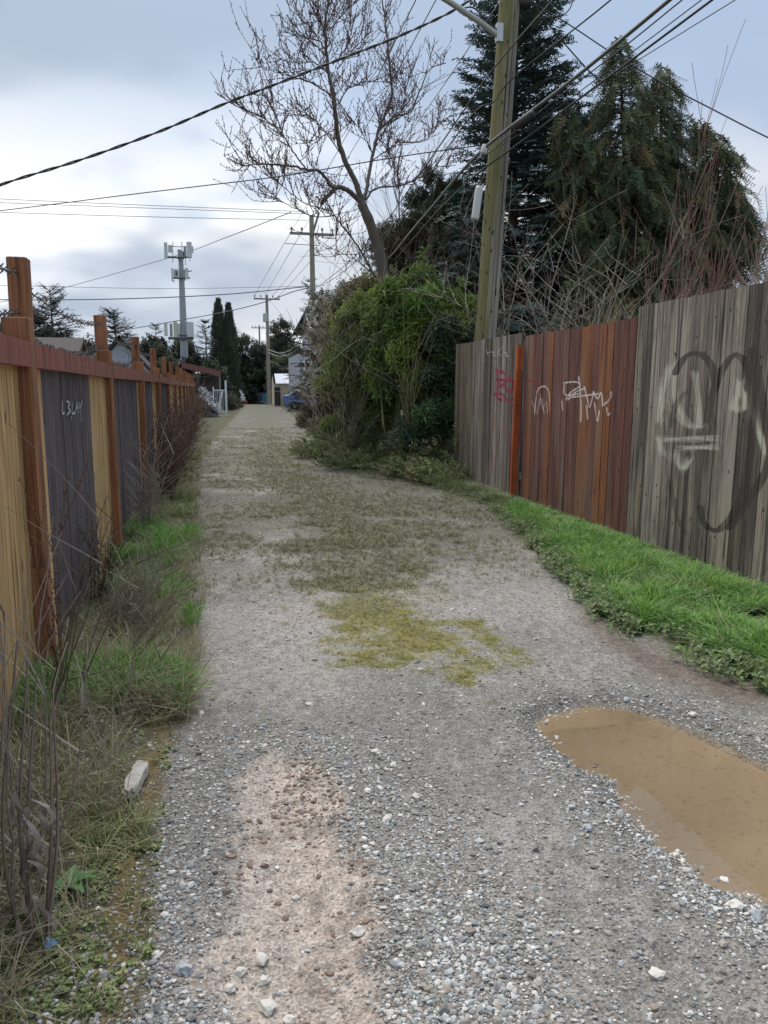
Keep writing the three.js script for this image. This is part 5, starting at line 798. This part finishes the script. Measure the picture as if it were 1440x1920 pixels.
farBush('low dark shrub at the lane end below evergreens', 452, 97, 705, 2.0, [[0.07, 0.08, 0.04], [0.10, 0.09, 0.06]], 1300);
farBush('brown-grey leafless-looking shrub behind the clutter', 470, 99, 712, 1.2, [[0.14, 0.12, 0.09], [0.10, 0.09, 0.06]], 700);
farBush('olive tree above the garage roof at far left edge', 35, 55, 590, 3.0, [[0.05, 0.06, 0.04], [0.07, 0.07, 0.05]], 1600);
farBush('grey-green shrub between garage and gable house', 160, 62, 610, 3.2, [[0.06, 0.07, 0.05], [0.09, 0.085, 0.06]], 1500);
farBush('dull evergreen behind the gable house on its right', 265, 75, 640, 2.6, [[0.07, 0.075, 0.05], [0.05, 0.06, 0.035]], 1500);
farBush('dark evergreen behind the carport', 365, 70, 668, 2.6, evg, 1800);
{
  const b = foot(386, 41.5); bush('white_bush', 'bushy white-flowering bush at the end of the left fence', 'shrub', b, [[0, 0.55, 0, 0.42, 0.5, 0.4], [-0.1, 1.05, 0, 0.3, 0.4, 0.3], [0.15, 0.3, 0.1, 0.5, 0.3, 0.4]], 900, OVAL, [[0.60, 0.63, 0.66], [0.70, 0.72, 0.74], [0.10, 0.12, 0.08], [0.5, 0.54, 0.55]], { size: 1.1, perClump: 14, stems: 0.4, material: dullLeaf });
  const c = foot(428, 55); bush('lane_hedge', 'dull green scrub along the left lane edge past the gate', 'shrub', c, [[0, 0.3, 0, 0.45, 0.35, 1.2], [0.1, 0.35, -3, 0.5, 0.4, 1.5], [0.3, 0.4, -8, 0.6, 0.45, 2.5]], 1500, OVAL, [[0.08, 0.09, 0.05], [0.11, 0.10, 0.07]], { size: 2.0, material: dullLeaf });
}

// ------------------------------------------------------------------ verge plants
const TUFT = [tuftGeo(10, 0.16, 0.0042, 0.65, 31), tuftGeo(10, 0.21, 0.0038, 0.95, 32)], SHORT = tuftGeo(10, 0.05, 0.0022, 0.8, 33), DRY = [tuftGeo(8, 0.34, 0.0020, 0.95, 34), tuftGeo(7, 0.28, 0.0018, 1.2, 35)], CLOVER = sprayGeo(7, 0.022, 0.018, 1.2, 0.03, 36, 0.1);
const flatQ = () => new THREE.Quaternion().setFromEuler(new THREE.Euler(gauss() * 0.15, rr(0, 6.28), gauss() * 0.15));
const grassMat = new THREE.MeshPhysicalMaterial({ color: 0xffffff, roughness: 0.8, transmission: 0.3, thickness: 0, side: THREE.DoubleSide });
const put = (list, x, z, s, c, q = flatQ()) => list.push({ p: V(x, groundY(x, z) - 0.004, z), q, s, c });
{
  const a = [], b = [], fade = [], sh = [], dl = [], dl2 = [], cl = [];
  const lush = () => tint(R() < 0.5 ? [0.16, 0.34, 0.045] : R() < 0.6 ? [0.22, 0.40, 0.06] : [0.10, 0.25, 0.035], 0.22);
  for (let i = 0; i < 15000; i++) {                                                     // right verge: lush grass
    const D = 1 / lerp(1 / 1.7, 1 / 13, Math.pow(R(), 0.75)), e = rightEdge(D), w = RX - e, x = e + 0.06 + w * Math.pow(R(), 0.8), z = -D; if (x > RX - 0.02) continue;
    const n = fbm(x * 3, z * 3, 3, 701), edge = sstep(0, 0.32, x - e + (n - 0.5) * 0.5); if (R() > (0.12 + 0.9 * edge) * sstep(0.30, 0.46, n + 0.08)) continue;
    put(R() < 0.5 ? a : b, x, z, [1, rr(0.45, 0.95) * (0.35 + 0.65 * edge) * lerp(1, 0.55, sstep(0.45, 0.05, RX - x)) * (0.6 + 0.8 * n), 1].map((v) => v * rr(0.7, 1.05)), D > 8 + n * 2.5 ? tint([0.22, 0.26, 0.11], 0.25) : R() < 0.06 ? tint([0.40, 0.38, 0.20], 0.2) : lush());
  }
  const weeds = [];
  for (let i = 0; i < 1500; i++) { const D = rr(1.8, 9), e = rightEdge(D), x = e + gauss() * 0.13 + 0.06, z = -D; if (x > RX - 0.05 || fbm(x * 4, z * 4, 3, 705) < 0.45) continue; put(weeds, x, z, rr(0.3, 0.75), tint(R() < 0.6 ? [0.20, 0.28, 0.11] : [0.27, 0.30, 0.15], 0.3), qAlong(V(gauss() * 0.6, 1, gauss() * 0.6), V(1, 0, 0))); }
  tag(scatter('low_weeds', OVAL, leafMat, weeds), 'low grey-green weeds along the muddy edge of the right grass', 'weeds');
  for (let i = 0; i < 9000; i++) {                                                      // left verge: green by the fence foot
    const D = 1 / lerp(1 / 1.4, 1 / 22, Math.pow(R(), 0.8)), e = leftEdge(D), x = lerp(FX + 0.03, e + 0.02, Math.pow(R(), 1.2)), z = -D, n = fbm(x * 2.5 + 5, z * 1.6, 3, 711), green = sstep(0.50, 0.66, n + (e - x) * 0.16);
    if (R() > (0.32 + green * 0.8) * (D < 3.6 ? 0.14 : 1)) continue; if (Math.hypot(x + 0.3, D - 2.78) < 0.16) continue;
    put(R() < 0.5 ? a : b, x, z, rr(0.55, 1.05) * (0.5 + 0.5 * green) * (D < 3.3 ? 0.7 : 1), green > 0.5 && D > 3.4 && D < 9 ? tint([0.15, 0.33, 0.045], 0.25) : tint([0.24, 0.27, 0.10], 0.25));
  }
  for (let i = 0; i < 5200; i++) {                                                      // dry straw on the left
    const D = 1 / lerp(1 / 1.3, 1 / 24, Math.pow(R(), 0.8)), e = leftEdge(D), x = lerp(FX + 0.03, e + 0.06, R()), z = -D, n = fbm(x * 2.2, z * 2.2, 3, 721); if (R() > (sstep(0.35, 0.6, n) + 0.15) * (D < 3.4 ? 0.3 * sstep(0.05, 0.4, e - x) : 0.8)) continue;
    put(R() < 0.5 ? dl : dl2, x, z, rr(0.4, 0.9), tint(R() < 0.6 ? [0.42, 0.36, 0.23] : [0.28, 0.235, 0.16], 0.25), new THREE.Quaternion().setFromEuler(new THREE.Euler(gauss() * 0.3, rr(0, 6.28), -0.25 + gauss() * 0.35)));
  }
  for (let i = 0; i < 9000; i++) {                                                      // clover and moss leaves low on the left
    const D = 1 / lerp(1 / 1.2, 1 / 6, R()), e = leftEdge(D), x = lerp(FX + 0.03, e + 0.03, R()), z = -D; if (fbm(x * 5, z * 5, 3, 731) + gauss() * 0.06 - sstep(0.14, 0, e - x) * 0.15 < 0.48 || R() < 0.35) continue;
    put(cl, x, z, rr(0.35, 0.8), tint(R() < 0.7 ? [0.23, 0.29, 0.09] : [0.33, 0.33, 0.16], 0.3));
  }
  for (let i = 0; i < 42000; i++) {                                                     // moss and short grass on the crown of the lane
    const D = 1 / lerp(1 / 3.2, 1 / 30, Math.pow(R(), 0.9)), e0 = leftEdge(D), e1 = rightEdge(D), x = lerp(e0, e1, R()), z = -D, Z = zones(x, z), far = sstep(5, 8, D) * 0.6; if (R() > Z.moss * 0.9 + far * sstep(0.36, 0.58, fbm(x * 1.7, z * 1.4, 3, 741))) continue;
    put(sh, x, z, rr(0.3, 0.9) * (D > 7 ? 1.3 : D < 5.5 ? 0.6 : 1), tint(D + gauss() * 0.8 < 5.2 ? (R() < 0.6 ? [0.44, 0.40, 0.09] : [0.34, 0.35, 0.10]) : R() < 0.5 ? [0.23, 0.25, 0.11] : [0.28, 0.25, 0.16], 0.25));
  }
  const G = (name, g, l, label) => tag(scatter(name, g, grassMat, l), label, 'grass');
  G('grass', TUFT[0], a, 'lush green grass along both fences'); G('grass', TUFT[1], b, 'longer arching green grass along both fences'); G('dry_grass', DRY[0], dl, 'straw-coloured dead grass along the left fence'); G('dry_grass', DRY[1], dl2, 'thin brown dead stems along the left fence'); G('clover', CLOVER, cl, 'low clover and weeds on the left verge'); G('moss', SHORT, sh, 'yellow-green moss and short grass down the lane centre');
}
// broad dark leaves in the right grass
{
  const dock = (px, py, n, s, label, col) => { const p = onGround(px, py), t = thing('dock_plant', label, 'weed', 'leafy weeds on the verges', V(p.x, groundY(p.x, p.z), p.z)); for (let i = 0; i < n; i++) { const a = i * 2.4, m = new MB(), d = V(Math.cos(a), 0.55 + 0.3 * R(), Math.sin(a)); leaf(m, V(0, 0.01, 0), d, s * rr(0.8, 1.2), s * 0.42, V(-Math.cos(a) * 0.5, 1, -Math.sin(a) * 0.5).normalize(), 0.3); leaf(m, V(0, 0.012, 0), d, s * 0.9, s * 0.2, V(0, 1, 0), 0.26); mesh('leaf', m, mat(...tint(col, 0.15), { roughness: 0.5, side: THREE.DoubleSide }), t); } };
  dock(1195, 1185, 9, 0.10, 'pale leafy weed at the muddy edge of the right grass', [0.20, 0.26, 0.10]); dock(1370, 1250, 8, 0.13, 'broad leafy weed in the right grass nearest the puddle', [0.20, 0.33, 0.10]); dock(1250, 1105, 8, 0.13, 'grey-leaved bramble sprig in the right grass by the boards', [0.17, 0.22, 0.16]); dock(1310, 1135, 7, 0.13, 'second grey bramble sprig in the right grass', [0.10, 0.13, 0.10]); dock(1405, 1160, 7, 0.12, 'dark bramble sprig near the right picture edge', [0.10, 0.13, 0.10]);
  dock(130, 1690, 7, 0.10, 'green broad-leaved weed behind the dead stalks at lower left', [0.12, 0.26, 0.09]); dock(70, 1640, 6, 0.09, 'small green weed at the far left bottom', [0.11, 0.25, 0.06]); dock(60, 1745, 6, 0.08, 'low green weed among the dead stalks', [0.14, 0.24, 0.08]);
}
// dead stalks against the left fence
{
  const stalks = (label, x, D, n, h, spread, col, o = {}) => { const t = thing('dead_stalks', label, 'dead weeds', 'dead stalks along the left fence', V(x, groundY(x, -D) - 0.02, -D)), m = new MB(), sd = new MB(); for (let i = 0; i < n; i++) twigs(m, o.seeds ? sd : null, V(gauss() * spread, 0, gauss() * spread * (o.along ?? 2)), V(gauss() * 0.18 + (o.lean ?? 0.1), 1, gauss() * 0.25), h * rr(0.5, 1.1), o.r ?? 0.0055, o.depth ?? 1, { wob: o.wob ?? 0.09, up: o.up ?? -0.01, kids: o.kids ?? 4, kidUp: 0.4, rmin: o.rmin ?? 0.0016, buds: o.seeds ?? 0, bs: o.bs ?? 0.45 }); mesh('stems', m, bark(...col), t); if (sd.p.length) mesh('seeds', sd, bark(col[0] * 0.8, col[1] * 0.6, col[2] * 0.6), t).userData.kind = 'stuff'; return t; };
  const names = ['nearest', 'second', 'third', 'fourth', 'fifth', 'sixth', 'seventh', 'eighth'];
  [10.6, 12.0, 13.4, 15.0, 17, 19.5, 23, 28].forEach((D, i) => stalks(names[i] + ' red-brown clump of dead stalks against the far left fence', FX + 0.26, D, 30, 0.9 + 0.05 * i, 0.11, [0.15, 0.10, 0.08], { seeds: 1, bs: 1, r: 0.007, rmin: 0.0035, along: 3 }));
  stalks('pale grey dead stalks at the second fence post', FX + 0.18, 8.2, 26, 0.85, 0.06, [0.33, 0.28, 0.25], { kids: 4 });
  stalks('dark brown seeded stalks below the charcoal boards', FX + 0.10, 5.45, 12, 0.55, 0.07, [0.13, 0.08, 0.065], { seeds: 2 });
  stalks('rusty seed spike beside the first fence post', FX + 0.17, 3.75, 4, 0.85, 0.02, [0.16, 0.085, 0.06], { seeds: 4, kids: 2, wob: 0.03, lean: 0 });
  stalks('thin dark stems leaning across the first post', FX + 0.14, 3.55, 8, 0.9, 0.08, [0.15, 0.12, 0.10], { lean: 0.35, kids: 2 });
  stalks('sweeping dead straw stems in the left grass', FX + 0.25, 4.9, 42, 0.5, 0.10, [0.27, 0.24, 0.185], { lean: 0.65, wob: 0.06, kids: 3, along: 4 });
  stalks('bent brown stems at the left verge edge', FX + 0.42, 4.2, 12, 0.55, 0.10, [0.20, 0.17, 0.13], { lean: 0.7, kids: 2, along: 3 });
  stalks('tall pale stems rising at lower left', FX + 0.22, 2.75, 4, 0.8, 0.06, [0.30, 0.25, 0.19], { lean: 0.12, kids: 3, r: 0.005 });
  stalks('grey broken stems at the bottom left corner', FX + 0.36, 2.2, 7, 0.8, 0.09, [0.24, 0.205, 0.175], { lean: 0.1, kids: 3, wob: 0.16 });
  // withered curled leaves hanging on the nearest stalk
  const w = thing('withered_plant', 'withered grey plant with curled hanging leaves at lower left', 'dead weeds', null, V(-0.50, groundY(-0.50, -1.98), -1.98)), st = new MB();
  for (let i = 0; i < 5; i++) { const a = gauss() * 0.05, p = curve([V(a, 0, gauss() * 0.04), V(a * 2 + 0.01, 0.3, 0), V(0.05 + a, 0.62 + 0.05 * i, gauss() * 0.04)], 10); st.tube(p, (s) => 0.006 * (1 - 0.6 * s), 5, false); }
  mesh('stems', st, bark(0.24, 0.195, 0.16), w);
  for (let i = 0; i < 46; i++) { const y = rr(0.08, 0.5), m = new MB(), a = rr(0, 6.28), L = rr(0.05, 0.11), b = V(gauss() * 0.035, y, gauss() * 0.035), k = []; for (let j = 0; j < 5; j++) { const s = j / 4, c = b.clone().add(V(Math.cos(a) * (0.035 * Math.sin(s * 2.6)), -L * s, Math.sin(a) * 0.035 * Math.sin(s * 2.6))), ww = 0.0075 * Math.sin(Math.PI * (0.15 + 0.8 * s)), tw = a + 1.57 + s * 2.2; k.push([m.vert(c.x + Math.cos(tw) * ww, c.y, c.z + Math.sin(tw) * ww), m.vert(c.x - Math.cos(tw) * ww, c.y, c.z - Math.sin(tw) * ww)]); } for (let j = 0; j < 4; j++) m.quad(k[j][0], k[j][1], k[j + 1][1], k[j + 1][0]); mesh('dead_leaf', m, mat(...tint([0.27, 0.225, 0.19], 0.3), { side: THREE.DoubleSide }), w); }
}
renderer.render(scene, camera);
